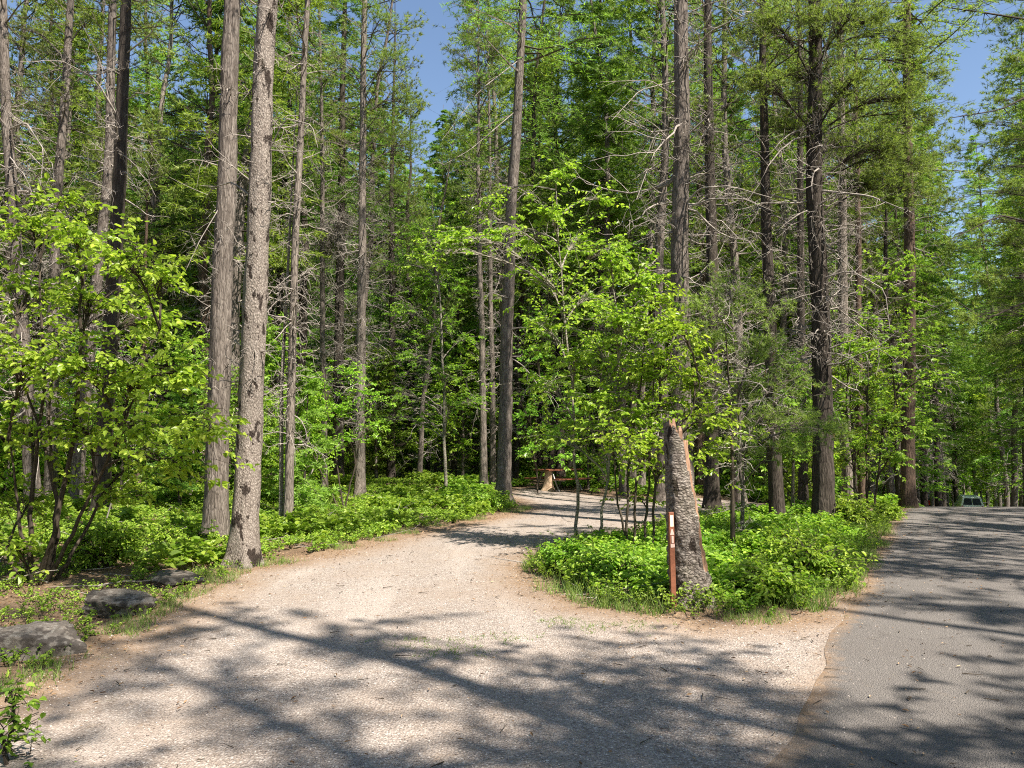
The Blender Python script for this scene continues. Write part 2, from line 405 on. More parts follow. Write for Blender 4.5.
def curve_pts(base, az, el, L, curl, K=6):
    u = np.linspace(0, 1, K)[None, :, None]
    h = np.stack([np.cos(az), np.sin(az), 0 * az], -1)[:, None]
    up = np.array([0, 0, 1.])
    return base[:, None] + L[:, None, None] * (h * u * np.cos(el)[:, None, None] + up * (u * np.sin(el)[:, None, None] + curl[:, None, None] * u ** 2))
def dead_branches(mb, path, H, r0, z0, z1, n, L0, L1, rng, subs=5, thick=1.0, azc=None, gn=None):
    z = rng.uniform(z0, z1, n); az = rng.uniform(0, 2 * math.pi, n) if azc is None else rng.normal(azc, .5, n)
    L = rng.uniform(L0, L1, n) * rng.uniform(.3, 1, n)
    el = rng.normal(.05, .35, n); curl = rng.normal(-.12, .3, n)
    P = curve_pts(path(z), az, el, L, curl, 7)
    w = rng.normal(0, 1, P.shape); w[:, 0] = 0; P = P + np.cumsum(w, 1) * (L * .035)[:, None, None]
    u = np.linspace(0, 1, 7)
    Rr = (.005 + .008 * L)[:, None] * thick * (1 - .8 * u)[None]
    mb.add(*tubes(P, Rr, 4))
    # twigs
    k = rng.integers(2, 6, (n, subs)); s0 = P[np.arange(n)[:, None], k].reshape(-1, 3)
    azs = (az[:, None] + rng.choice([-1, 1], (n, subs)) * rng.uniform(.4, 1.3, (n, subs))).ravel()
    Ls = (L[:, None] * rng.uniform(.15, .5, (n, subs))).ravel()
    Ps = curve_pts(s0, azs, rng.normal(0, .5, n * subs), Ls, rng.normal(-.1, .5, n * subs), 5)
    w = rng.normal(0, 1, Ps.shape); w[:, 0] = 0; Ps = Ps + np.cumsum(w, 1) * (Ls * .06)[:, None, None]
    mb.add(*tubes(Ps, (.0035 + .004 * Ls)[:, None] * thick * (1 - .7 * np.linspace(0, 1, 5))[None], 3))
    # twiglets
    n2 = n * subs * 2; q = rng.integers(0, n * subs, n2); kk = rng.integers(1, 5, n2)
    L3 = Ls[q] * rng.uniform(.2, .6, n2)
    P3 = curve_pts(Ps[q, kk], rng.uniform(0, 6.28, n2), rng.normal(0, .7, n2), L3, rng.normal(-.2, .5, n2), 3)
    mb.add(*tubes(P3, np.full((n2, 1), .003 * thick) * np.array([[1, .8, .4]]), 3))
def crown(style, path, H, r0, cb, Rc, rng, dens=1.0, big=1.0, tl=1.0):
    """branches + needles of a conifer. Returns MB with mats [bark, needles]"""
    mb = MB()
    dens = dens * 1.55
    nb = int((H * (1 - cb)) * {'pine': 5.0, 'fir': 7.5, 'larch': 6.5}[style] * dens)
    t = np.sort(rng.uniform(0, 1, nb)) ** 1.05; z = H * (cb + (1 - cb) * t * .985)
    prof = {'pine': np.sqrt(np.clip(1 - t, 0, 1)) * (.45 + .55 * np.minimum(1, t * 4 + .3)), 'fir': (1 - t) ** .8 + .04, 'larch': (1 - t) ** .7 * (.5 + .5 * np.minimum(1, t * 5 + .4)) + .04}[style]
    L = Rc * prof * rng.uniform(.55, 1.15, nb) + .15
    az = rng.uniform(0, 2 * math.pi, nb)
    el = {'pine': rng.normal(.15, .25, nb) + .5 * t, 'fir': rng.normal(-.12, .12, nb) + .3 * t, 'larch': rng.normal(-.02, .2, nb) + .4 * t}[style]
    curl = {'pine': rng.normal(.12, .12, nb), 'fir': rng.normal(-.08, .1, nb), 'larch': rng.normal(-.1, .12, nb)}[style]
    K = 6; base = path(z); P = curve_pts(base, az, el, L, curl, K)
    w = rng.normal(0, 1, P.shape); w[:, 0] = 0; P = P + np.cumsum(w, 1) * (L * .02)[:, None, None]
    u = np.linspace(0, 1, K)
    mb.add(*tubes(P, (.006 + .010 * L)[:, None] * (1 - .8 * u)[None], 3), 0)
    S = {'pine': 7, 'fir': 12, 'larch': 10}[style]
    us = np.linspace(.22 if style != 'pine' else .35, 1, S)[None] + rng.normal(0, .03, (nb, S)); us = np.clip(us, .1, 1)
    fi = us * (K - 1); i0 = np.clip(fi.astype(int), 0, K - 2); fr = (fi - i0)[..., None]
    ar = np.arange(nb)[:, None]
    sb = P[ar, i0] * (1 - fr) + P[ar, i0 + 1] * fr; T = norm(P[ar, i0 + 1] - P[ar, i0])
    sgn = np.where(np.arange(S)[None] % 2 == 0, 1, -1) * np.ones((nb, 1)); sgn[:, -1] = 0
    Hs = norm(np.cross(T, np.array([0, 0, 1.])))
    ang = rng.uniform(.6, 1.1, (nb, S))
    D = norm(T * np.cos(ang)[..., None] + Hs * (np.sin(ang) * sgn)[..., None] + np.array([0, 0, 1.]) * rng.normal({'pine': .25, 'fir': -.08, 'larch': -.15}[style], .18, (nb, S))[..., None])
    TL = (L[:, None] * (.42 * (1 - us * .72)) + .08) * rng.uniform(.6, 1.2, (nb, S)) * tl
    sb = sb.reshape(-1, 3); D = D.reshape(-1, 3); TL = TL.ravel(); Hs = Hs.reshape(-1, 3)
    Pt = sb[:, None] + D[:, None] * (TL[:, None] * np.array([0, .5, 1.]))[..., None]; Pt[:, 2, 2] -= TL * ({'pine': -.1, 'fir': .12, 'larch': .2}[style])
    mb.add(*tubes(Pt, np.full((len(sb), 1), .0045) * np.array([[1.3, 1, .5]]), 3), 0)
    if style == 'pine':
        nt_ = 3; bl = 11; 
        uu = rng.uniform(.35, 1.0, (len(sb), nt_)); uu[:, 0] = 1
        C = sb[:, None] + D[:, None] * (TL[:, None] * uu)[..., None]; C = C.reshape(-1, 3) + rng.normal(0, .03, (len(sb) * nt_, 3))
        A = np.repeat(D, nt_, 0)
        keep = rng.random(len(C)) < .8; C = C[keep]; A = A[keep]
        C2 = np.repeat(C, bl, 0); A2 = np.repeat(A, bl, 0) * .75 + rng.normal(0, .6, (len(C) * bl, 3)) + np.array([0, 0, .3])
        mb.add(*blades(C2, A2, rng.uniform(.07, .13, len(C2)) * big, np.full(len(C2), .016) * big, rng), 1)
    else:
        npnt = 7 if style == 'fir' else 6
        uu = np.linspace(.05, 1, npnt)[None] * np.ones((len(sb), 1))
        C = sb[:, None] + D[:, None] * (TL[:, None] * uu)[..., None]
        C[..., 2] -= (TL[:, None] * uu ** 2) * .12
        per = 3
        C2 = np.repeat(C.reshape(-1, 3), per, 0); n2 = len(C2)
        Dr = np.repeat(np.repeat(D, npnt, 0), per, 0); Hr = norm(np.cross(Dr, np.array([0, 0, 1.])))
        sg = np.tile(np.array([1, -1, 0.]), n2 // 3)
        A2 = Dr * .55 + Hr * sg[:, None] * .9 + rng.normal(0, .28 if style == 'fir' else .5, (n2, 3))
        ln = np.clip(np.repeat(np.repeat(TL, npnt), per) * .35, .05, .14)
        mb.add(*blades(C2 + rng.normal(0, .012, C2.shape), A2, ln * rng.uniform(.7, 1.3, n2) * big, np.full(n2, .03 if style == 'fir' else .026) * big, rng), 1)
    return mb
NEED = {'pine': 'needle_pine', 'fir': 'needle_fir', 'larch': 'needle_larch'}
def cluster_parts(parent, stems, clusters, rng, kind='leaf', m='leaf', size=.07, per=10, org=(0, 0, 0), twigmat='stem', name='foliage', wood='branches', dens=1.0, flat=.35):
    """foliage masses hung on real twigs. stems: list of (K,3) world points; clusters: (centre, radius, n)"""
    org = np.array(org, float); SP = np.concatenate([np.array(s)[:] for s in stems])
    mb = MB(); tb = MB()
    for (c, r, n) in clusters:
        n = max(3, int(n * dens * (2.3 if kind == 'leaf' else 1.9))); c = np.array(c, float)
        o = norm(rng.normal(size=(n, 3))) * np.abs(rng.normal(0, .62, (n, 1))) * np.array([r, r, r * .75]) * 1.15; C = c + o
        # limb to the cluster centre
        cand = SP - c - np.array([0, 0, -.3 * r]); cand[:, 2] += .3 * np.abs(c[2] - SP[:, 2])
        near = SP[np.argmin(np.linalg.norm(SP - (c - np.array([0, 0, min(r * 1.2, .8)])), axis=1))]
        u = np.linspace(0, 1, 6)[:, None]
        limb = near + (c - near) * u + np.array([0, 0, 1.]) * (np.sin(u * math.pi) * .12 * np.linalg.norm(c - near)) + rng.normal(0, .02, (6, 3)) * u
        tb.add(*tubes((limb - org)[None], (np.linspace(.018, .006, 6) * (.6 + r))[None], 5))
        st = limb[rng.integers(2, 6, n)]
        d = C - st
        Pt = st[:, None] + d[:, None] * np.array([0, .35, .7, 1.])[None, :, None] + np.array([0, 0, 1.]) * (np.array([0, .1, .1, 0.])[None] * np.linalg.norm(d, axis=1)[:, None])[..., None]
        tb.add(*tubes(Pt - org, np.full((n, 1), .004) * np.array([[1.4, 1.1, .8, .4]]), 3))
        out = norm(d + norm(o) * .15 * r + rng.normal(0, .1, d.shape)); out[:, 2] = out[:, 2] * .4; out = norm(out)
        if kind == 'leaf':
            spl = rng.uniform(.16, .34, n) * (size / .07) ** .6
            Pe = C + out * spl[:, None]
            Pe[:, 2] -= spl * .15
            tb.add(*tubes(np.stack([C, (C + Pe) / 2 + [0, 0, .01], Pe], 1) - org, np.full((n, 1), .0025) * np.array([[1.2, 1, .5]]), 3))
            k = np.arange(per); uu = (k + .5) / per
            LC = C[:, None] + (Pe - C)[:, None] * uu[None, :, None] + rng.normal(0, .012, (n, per, 3))
            H_ = norm(np.cross(out, np.array([0, 0, 1.])))
            sg = np.where(k % 2 == 0, 1., -1.); sg[-1] = 0
            D = out[:, None] * .55 + H_[:, None] * sg[None, :, None] * .9 + rng.normal(0, .3, (n, per, 3)); D[..., 2] -= .28
            Nn = np.array([0, 0, 1.]) + rng.normal(0, flat, (n, per, 3))
            Sz = size * 1.15 * rng.uniform(.55, 1.25, n * per)
            mb.add(*[q if i else q - org for i, q in enumerate(leaves(LC.reshape(-1, 3), D.reshape(-1, 3), Nn.reshape(-1, 3), Sz))])
        else:
            ntf = per; spl = rng.uniform(.15, .35, n)
            Pe = C + out * spl[:, None]; Pe[:, 2] += spl * .3
            tb.add(*tubes(np.stack([C, (C + Pe) / 2, Pe], 1) - org, np.full((n, 1), .004) * np.array([[1.2, 1, .6]]), 3))
            uu = rng.uniform(.2, 1, (n, ntf)); TC = (C[:, None] + (Pe - C)[:, None] * uu[..., None] + rng.normal(0, .05, (n, ntf, 3))).reshape(-1, 3)
            A = np.repeat(out + np.array([0, 0, .4]), ntf, 0); bl = 12
            C2 = np.repeat(TC, bl, 0); A2 = np.repeat(A, bl, 0) * .6 + rng.normal(0, .6, (len(C2), 3))
            mb.add(*[q if i else q - org for i, q in enumerate(blades(C2, A2, rng.uniform(.05, .10, len(C2)) * size / .07, np.full(len(C2), .009) * size / .07, rng))])
    mb.build(name, M[m], parent); tb.build(wood, M[twigmat], parent)

# --- foreground / middle trees traced from the photograph's trunks: each at its own distance
def traced_tree(label, pts, Y, r0, H, bark, style='pine', cb=.5, Rc=1.8, dead=(2, 9, 40, .3, 1.2), fine=False, seed=0, dens=.8, group=None, clusters=None, cm=None, name=None, lean_y=0.0):
    rng = np.random.default_rng(1000 + seed)
    b = gpt(*pts[0]) if Y is None else at(pts[0][0], pts[0][1], Y)
    b[2] = tz(b[0], b[1]); Y = b[1]
    P = [np.zeros(3)]
    for q in pts[1:]:
        w = at(q[0], q[1], Y) - b; P.append(w)
    path = Path(P, H, seed, .02)
    name = name or {'pine': 'pine_tree', 'fir': 'fir_tree', 'larch': 'larch_tree'}[style]
    rt = root(name, b, label, 'tree', group)
    trunk_mesh(path, H, r0, rt, M[bark], fine, seed)
    if cb < 1:
        crown(style, path, H, r0, cb, Rc, rng, dens).build('crown', [M['bark'], M[NEED[style]]], rt)
    if dead:
        mb = MB(); dead_branches(mb, path, H, r0, dead[0], min(dead[1], H * .95), int(dead[2] * 1.7), dead[3], dead[4], rng, 5, 1.35); tag(mb.build('dead_branches', M['twig'], rt, smooth=True), kind='stuff')
    return rt, path, b
T = traced_tree
G0 = None
FG = {}
FG['A'] = T('grey trunk at the left frame edge, rising behind the big leafy shrub', [(34, 508), (22, 330), (6, 100), (2, 0)], 17.5, .17, 22, 'bark', cb=.42, seed=1, dead=(2, 10, 90, .4, 2.0), dens=.38)
FG['B'] = T('leaning grey pine trunk, second from the left behind the leafy shrub', [(50, 508), (57, 200), (70, 0)], 18.5, .15, 23, 'bark', cb=.4, seed=2, dead=(2, 11, 80, .4, 1.6), dens=.38)
FG['C'] = T('pale grey pine trunk just left of the dark one behind the leafy shrub', [(74, 512), (108, 170), (113, 0)], 18.0, .15, 24, 'bark', cb=.42, seed=3, dead=(1.5, 11, 80, .3, 1.3), dens=.38)
FG['D'] = T('dark straight trunk between the leafy shrub and the two big left pines', [(100, 522), (118, 200), (126, 0)], 16.5, .18, 24, 'bark_dark', cb=.45, seed=4, dead=(3, 10, 50, .3, 1.4), dens=.38)
FG['E'] = T('thick brown pine trunk left of the blotched pine beside the drive', [(216, 542), (222, 250), (233, 0)], None, .19, 25, 'bark', cb=.48, fine=True, seed=5, dead=(2.5, 11, 26, .3, 1.0), dens=.38)
FG['F'] = T('thick pale pine with dark bark blotches at the left edge of the gravel drive', [(243, 566), (250, 400), (258, 200), (269, 0)], None, .175, 23, 'bark_blotch', cb=.5, fine=True, seed=6, dead=(2.2, 9, 34, .3, .9), dens=.38)
FG['G'] = T('slim mossy pine with a thinner twin stem right of the blotched pine', [(288, 532), (292, 330), (298, 200), (308, 0)], None, .085, 20, 'bark_pale', cb=.42, seed=7, dead=(1.5, 10, 90, .3, 1.0), dens=.38)
FG['H'] = T('thin straight pine carrying a tangle of grey twigs halfway up', [(324, 492), (323, 300), (320, 0)], 25, .11, 22, 'bark', cb=.42, seed=8, dead=(3, 12, 90, .3, 1.3))
FG['I'] = T('dark bare trunk between the thin twiggy pine and the straight grey pine', [(338, 492), (340, 250), (345, 0)], 27, .20, 24, 'bark_dark', 'fir', cb=.4, seed=9, dead=(3, 9, 50, .4, 1.6))
FG['J'] = T('straight grey pine with pale foot standing in the bright undergrowth', [(360, 497), (362, 200), (365, 0)], None, .16, 24, 'bark_pale', cb=.38, Rc=1.7, seed=10, dead=(2, 10, 130, .3, 1.4))
FG['K'] = T('dark slender trunk right of the straight grey pine', [(391, 488), (392, 200), (395, 0)], 30, .17, 20, 'bark_dark', cb=.4, Rc=1.6, seed=11, dead=(3, 11, 110, .4, 1.8))
FG['M'] = T('pale slim trunk, left one of the pair beside the tall two-toned trunk', [(484, 487), (479, 200), (478, 60)], 25, .13, 17, 'bark_pale', cb=.5, seed=12, dead=(2.5, 11, 60, .3, 1.2))
FG['N'] = T('grey slim trunk, right one of the pair beside the tall two-toned trunk', [(493, 486), (490, 200), (488, 60)], 27, .12, 18, 'bark', cb=.5, seed=13, dead=(2.5, 12, 60, .3, 1.5))
FG['O'] = T('tall two-toned trunk, pale below and dark above, where the drive bends', [(503, 503), (506, 380), (512, 200), (523, 0)], None, .2, 26, 'bark', 'larch', cb=.40, Rc=3.0, fine=True, seed=14, dead=(4, 10, 26, .4, 2.0), dens=.55)
FG['P'] = T('dark far trunk above the young birches in the middle of the photo', [(600, 486), (599, 160), (600, 0)], 31, .20, 24, 'bark_dark', 'larch', cb=.36, Rc=3, seed=15, dead=(4, 12, 70, .5, 2.2))
FG['Q'] = T('big grey trunk rising behind the broken snag', [(684, 533), (680, 250), (681, 0)], 15.5, .21, 25, 'bark', cb=.46, Rc=2.0, fine=True, seed=16, dead=(3.5, 11, 60, .5, 2.4))
FG['R'] = T('dark trunk close behind and right of the big grey trunk', [(712, 505), (711, 250), (708, 0)], 20, .19, 23, 'bark_dark', cb=.42, seed=17, dead=(3, 11, 70, .4, 1.8))
FG['S'] = T('dark furrowed pine with low olive boughs on the planted island', [(824, 527), (821, 330), (814, 200), (816, 0)], None, .205, 22, 'bark_dark', cb=.5, Rc=2.6, fine=True, seed=18, dead=(3, 10, 100, .5, 2.0))
FG['V'] = T('short leaning trunk with a pale right flank on the island', [(778, 528), (774, 460), (768, 300), (765, 120)], 15.6, .15, 15, 'bark_dark', cb=.5, Rc=1.6, seed=19, dead=(1.5, 8, 80, .3, 1.4))
FG['W'] = T('slim dark trunk between the pale-flanked trunk and the furrowed pine', [(803, 507), (802, 300), (798, 0)], 20, .12, 21, 'bark_dark', cb=.45, seed=20, dead=(2, 10, 60, .3, 1.4))
FG['T'] = T('pale weathered trunk leaning left, right of the furrowed pine', [(850, 493), (844, 420), (842, 200), (840, 0)], 24, .19, 23, 'bark_pale', cb=.45, seed=21, dead=(3, 11, 60, .4, 1.6))
FG['U'] = T('narrow brown trunk right of the pale leaning trunk', [(862, 491), (858, 300), (856, 0)], 26, .14, 22, 'bark_red', cb=.45, seed=22, dead=(2, 10, 50, .3, 1.4))
FG['X'] = T('dark red-brown trunk beside the road where the asphalt dips', [(908, 506), (909, 380), (908, 100)], 20.5, .18, 24, 'bark_red', 'larch', cb=.38, Rc=2.6, seed=23, dead=(3.5, 9, 50, .4, 1.5), dens=.6)
FG['Y'] = T('pine at the right frame edge whose boughs hang over the road', [(1098, 492), (1092, 250), (1088, 0)], 25.5, .2, 24, 'bark_dark', cb=.5, Rc=3, seed=31, dead=(3, 12, 60, .5, 2.4))
def add_extra(rt, path, H, spec, name='dead_branches', m='twig', seed=0, thick=1.0, azc=None):
    mb = MB(); dead_branches(mb, path, H, .2, *spec, np.random.default_rng(seed), thick=thick, azc=azc); return mb.build(name, M[m], rt, smooth=True)
# twin stem of the mossy pine
rt, path, b = FG['G']
p2 = Path([(-.16, .1, 0), (-.20, .1, 2.5), (-.12, .1, 6)], 9, 3, .01); trunk_mesh(p2, 9, .045, rt, M['bark_white'], False, 3).name = 'side_stem'
# grey twig tangle
rt, path, b = FG['H']; rr = np.random.default_rng(5)
mb = MB(); c = at(336, 232, b[1]) - b
pp = Path([(c[0] - .3, c[1], c[2] - .5), (c[0], c[1], c[2]), (c[0] + .2, c[1], c[2] + .5)], 30)
dead_branches(mb, pp, 30, .1, c[2] - .7, c[2] + .6, 170, .4, 1.1, rr, 9, 1.5); mb.build('twig_tangle', M['twig'], rt, smooth=True)
# big individual dead limbs with the curves seen in the photo
def limb(rt, b, pts, Y, r=.02, m='twig', name='dead_limb'):
    P = np.array([at(x, y, Y + dy) - b for x, y, dy in pts]); n = 12
    t = np.linspace(0, len(P) - 1, n); Q = np.stack([np.interp(t, np.arange(len(P)), P[:, k]) for k in range(3)], -1)
    mb = MB(); mb.add(*tubes(Q[None], np.linspace(r, r * .25, n)[None], 5))
    rng = np.random.default_rng(int(abs(pts[0][0]) * 7 + pts[0][1]))
    ns = 9; k = rng.integers(3, n - 1, ns); L = rng.uniform(.2, .7, ns)
    Ps = curve_pts(Q[k], rng.uniform(0, 6.28, ns), rng.normal(-.2, .5, ns), L, rng.normal(-.2, .4, ns), 5)
    mb.add(*tubes(Ps, np.full((ns, 1), r * .35) * np.linspace(1, .3, 5)[None], 3)); mb.build(name, M[m], rt, smooth=True)
for k, pts, r in [('F', [(262, 165, 0), (285, 118, -.2), (312, 125, -.4), (318, 148, -.5)], .013), ('F', [(256, 200, 0), (232, 182, .3), (214, 187, .5), (206, 198, .6)], .015), ('F', [(254, 240, 0), (236, 250, .2), (228, 275, .4)], .010),
                  ('F', [(266, 150, 0), (300, 152, -.4), (316, 150, -.6)], .011), ('E', [(224, 200, 0), (200, 240, -.4), (186, 270, -.7)], .010), ('D', [(120, 120, 0), (95, 78, -.5), (60, 60, -1), (20, 62, -1.4)], .022),
                  ('D', [(124, 55, 0), (150, 35, -.3), (168, 5, -.5)], .020), ('D', [(118, 140, 0), (100, 60, -.4), (80, 20, -.8)], .014), ('A', [(14, 180, 0), (30, 190, -.5), (50, 200, -.9), (60, 215, -1.2)], .030),
                  ('A', [(8, 130, 0), (26, 122, -.6), (44, 150, -1), (40, 190, -1.2)], .026), ('A', [(16, 230, 0), (34, 180, -.4), (52, 160, -.9), (54, 180, -1)], .022),
                  ('Q', [(680, 210, 0), (700, 188, -.4), (730, 186, -.9), (772, 198, -1.4)], .026), ('Q', [(680, 80, 0), (640, 90, -.5), (612, 120, -.9)], .017), ('Q', [(679, 150, 0), (655, 125, -.4), (620, 105, -.8)], .015),
                  ('Q', [(682, 60, 0), (712, 30, -.6), (760, 8, -1.2)], .024), ('Q', [(681, 100, 0), (650, 80, -.7), (600, 82, -1.1)], .016), ('S', [(818, 280, 0), (850, 270, -.5), (885, 290, -.8), (890, 330, -1)], .02),
                  ('S', [(816, 235, 0), (845, 262, -.5), (880, 300, -.7)], .016), ('S', [(815, 190, 0), (870, 196, -.8), (905, 210, -1.5)], .030), ('O', [(514, 300, 0), (490, 292, -.6), (478, 310, -.9)], .015),
                  ('O', [(519, 60, 0), (480, 90, -1), (442, 140, -1.6)], .018), ('O', [(517, 110, 0), (470, 150, -1), (438, 168, -1.6)], .016), ('V', [(768, 330, 0), (790, 300, -.4), (800, 290, -.6)], .011)]:
    limb(FG[k][0], FG[k][2], pts, FG[k][2][1], r)

# olive pine boughs hanging low on the furrowed island pine
def px_clusters(L, Y, dens=1.0, rng=None, jit=.6):
    out = []
    for (x, y, r, n) in L:
        d = 0 if rng is None else rng.uniform(-jit, jit); out.append((at(x, y, Y + d), r * Y / F, n * dens))
    return out
rg = np.random.default_rng(44)
rt, path, b = FG['S']
stem = path(np.linspace(3, 13, 30)) + b
cluster_parts(rt, [stem], px_clusters([(775, 25, 34, 26), (820, 20, 32, 20), (870, 22, 42, 26), (905, 45, 30, 20), (760, 85, 30, 20), (800, 75, 34, 22), (850, 85, 45, 30), (895, 100, 40, 26), (925, 120, 24, 12), (790, 130, 30, 18), (835, 145, 36, 22), (880, 150, 42, 32), (915, 165, 28, 16), (900, 190, 34, 26), (865, 185, 30, 20), (850, 20, 40, 20), (930, 75, 20, 9), (745, 35, 28, 14)], b[1], 1.7, rg, .9), rg, 'tuft', 'needle_pine', .085, 5, b, 'bark_dark', 'boughs', 'bough_branches')
rt, path, b = FG['Y']; stem = path(np.linspace(2.5, 17, 40)) + b
cluster_parts(rt, [stem], px_clusters([(1010, 20, 30, 24), (975, 8, 24, 14), (1015, 60, 26, 22), (1005, 100, 26, 20), (985, 125, 24, 16), (1015, 140, 28, 22), (960, 150, 26, 16), (990, 170, 30, 22), (1015, 190, 30, 22), (950, 200, 24, 14), (980, 225, 32, 24), (1012, 240, 32, 24), (955, 250, 22, 12), (990, 280, 30, 20), (1015, 300, 30, 22), (970, 320, 24, 14), (1000, 345, 26, 16), (940, 10, 20, 8)], b[1], 1.15, rg, 1.6), rg, 'tuft', 'needle_pine', .13, 4, b, 'bark_dark', 'boughs', 'bough_branches')
for pts, r_ in [([(1090, 60, 0), (1040, 90, -.6), (1000, 110, -1.2), (950, 118, -1.8)], .05), ([(1092, 200, 0), (1040, 225, -.8), (1000, 215, -1.4), (950, 240, -2)], .05), ([(1092, 250, 0), (1030, 300, -.6), (985, 320, -1.2), (955, 300, -1.6)], .045), ([(1088, 0, 0), (1030, 20, -.6), (980, 12, -1.4), (930, 5, -2)], .05)]:
    limb(rt, b, pts, b[1], r_, 'bark_dark', 'bough')
rt, path, b = FG['B']; stem = path(np.linspace(5, 13, 20)) + b
cluster_parts(rt, [stem], px_clusters([(25, 30, 30, 14), (50, 55, 26, 14), (45, 100, 26, 14), (90, 20, 26, 12), (20, 110, 20, 8)], b[1], 1, rg, .9), rg, 'tuft', 'needle_pine', .09, 5, b, 'bark', 'boughs', 'bough_branches')
rt, path, b = FG['J']; stem = path(np.linspace(4, 16, 30)) + b
cluster_parts(rt, [stem], px_clusters([(390, 60, 22, 16), (400, 100, 24, 16), (385, 130, 26, 18), (410, 150, 26, 18), (395, 190, 26, 18), (420, 215, 22, 14), (380, 20, 22, 14), (340, 60, 18, 9)], b[1], 1, rg, .9), rg, 'tuft', 'needle_pine', .11, 4, b, 'bark', 'boughs', 'bough_branches')
rt, path, b = FG['M']; stem = path(np.linspace(4, 15, 30)) + b
cluster_parts(rt, [stem], px_clusters([(470, 30, 26, 16), (495, 50, 24, 14), (480, 80, 20, 12), (460, 55, 20, 10)], b[1], 1, rg, .9), rg, 'tuft', 'needle_pine', .11, 4, b, 'bark', 'boughs', 'bough_branches')

# --- broadleaf shrubs and saplings
def leafy(name, label, base, stems_px, clusters, Y, m='leaf', size=.07, per=10, bark='stem', r=.018, seed=0, kind='leaf', dens=1.0, cat='shrub', flat=.4, jit=.6, group=None):
    rng = np.random.default_rng(300 + seed)
    b = at(base[0], base[1], Y); b[2] = tz(b[0], b[1])
    rt = root(name, b, label, cat, group)
    stems = []
    for s in stems_px:
        rs = r * (s[0] if isinstance(s[0], float) else 1); pts = s[1:] if isinstance(s[0], float) else s
        bx = at(pts[0][0], pts[0][1], Y)
        dy = rng.uniform(-.1, .1); P = [np.array([bx[0], b[1] + dy, tz(bx[0], b[1] + dy) - .04])]
        spread = rng.uniform(-.35, .35)
        for k, q in enumerate(pts[1:]): P.append(at(q[0], q[1], Y + dy + spread * (k + 1) / len(pts) * 1.2))
        P = np.array(P); t = np.linspace(0, len(P) - 1, 16); Q = np.stack([np.interp(t, np.arange(len(P)), P[:, k]) for k in range(3)], -1)
        Q[1:-1] = (Q[:-2] + Q[1:-1] * 2 + Q[2:]) / 4; Q[1:] += rng.normal(0, .012, Q[1:].shape)
        MB().add(*tubes((Q - b)[None], (np.linspace(1, .3, 16) * rs)[None], 8)).build('stem', M[bark], rt, smooth=True); stems.append(Q)
    cluster_parts(rt, stems, px_clusters(clusters, Y, 1, rng, jit), rng, kind, m, size, per, b, bark, 'foliage', 'branches', dens, flat)
    return rt
leafy('broadleaf_shrub', 'big many-stemmed leafy shrub with bright leaves filling the left foreground', (42, 582), [[1.3, (40, 584), (60, 520), (78, 400), (82, 300), (90, 230)], [1.2, (36, 584), (30, 500), (45, 390), (40, 260)], [1.1, (44, 584), (60, 540), (45, 440), (10, 350)], (( 46, 584), (80, 520), (120, 430), (160, 330)), ((34, 584), (5, 560), (-25, 530)), ((50, 584), (58, 520), (50, 420), (55, 330)), ((40, 584), (20, 520), (10, 440)), ((48, 584), (75, 550), (110, 480), (190, 430))],
      [(25, 225, 38, 30), (75, 235, 38, 30), (125, 262, 34, 28), (160, 280, 26, 22), (30, 290, 45, 40), (90, 300, 45, 42), (150, 325, 36, 34), (25, 360, 45, 40), (80, 365, 45, 42), (135, 375, 42, 40), (180, 375, 30, 26), (30, 430, 45, 40), (85, 430, 45, 40), (140, 430, 38, 34), (190, 420, 30, 30), (212, 428, 18, 12), (170, 465, 28, 18), (30, 500, 38, 24), (110, 490, 34, 22), (-30, 330, 50, 30), (-30, 430, 50, 30), (60, 200, 20, 9), (15, 545, 30, 14)], 9.2, 'leaf', .074, 8, r=.028, seed=1, dens=.62, jit=1.0, flat=.6)
leafy('young_birch', 'young white-barked birch, leftmost sapling on the planted island', (578, 545), [[(578, 545), (576, 470), (573, 390), (562, 290), (556, 190)]],
      [(556, 175, 14, 8), (552, 215, 26, 18), (580, 240, 26, 18), (530, 240, 26, 16), (500, 232, 20, 10), (545, 280, 34, 22), (590, 300, 34, 22), (548, 330, 34, 22), (575, 360, 36, 22), (545, 385, 30, 18), (460, 240, 26, 14), (430, 255, 20, 8), (490, 200, 16, 7), (600, 200, 18, 8), (610, 250, 22, 12)], 12.6, 'leaf', .066, 9, 'bark_white', .030, 2, dens=1.1, cat='tree', jit=1.2)
leafy('young_birch', 'leaning young birch, second sapling from the left on the island', (596, 548), [[(596, 548), (604, 500), (612, 430), (622, 340), (612, 270)]],
      [(612, 262, 22, 14), (640, 280, 24, 16), (620, 320, 34, 24), (655, 330, 34, 24), (600, 350, 30, 20), (640, 370, 34, 26), (600, 400, 32, 22), (635, 420, 32, 22), (580, 425, 26, 14), (560, 440, 22, 12), (605, 455, 22, 10)], 12.0, 'leaf', .066, 9, 'bark_white', .026, 3, dens=1.1, cat='tree', jit=.8)
leafy('leafy_sapling', 'clump of dark slim stems with bright leaves left of the marker post', (634, 556), [[(626, 556), (628, 470), (640, 390), (650, 300)], [(634, 556), (636, 480), (660, 400), (676, 320)], [(642, 556), (648, 500), (650, 430), (655, 360)], [(652, 556), (655, 480), (690, 420), (700, 380)], [(630, 556), (618, 500), (612, 440)]],
      [(655, 300, 24, 14), (680, 330, 28, 18), (660, 365, 32, 22), (695, 375, 30, 20), (650, 405, 32, 20), (690, 415, 30, 18), (715, 420, 24, 12), (645, 445, 28, 16), (615, 440, 24, 12), (700, 450, 24, 12), (660, 470, 20, 8), (640, 500, 16, 5)], 11.2, 'leaf', .064, 9, r=.022, seed=4, dens=1.1, jit=.8, cat='tree')
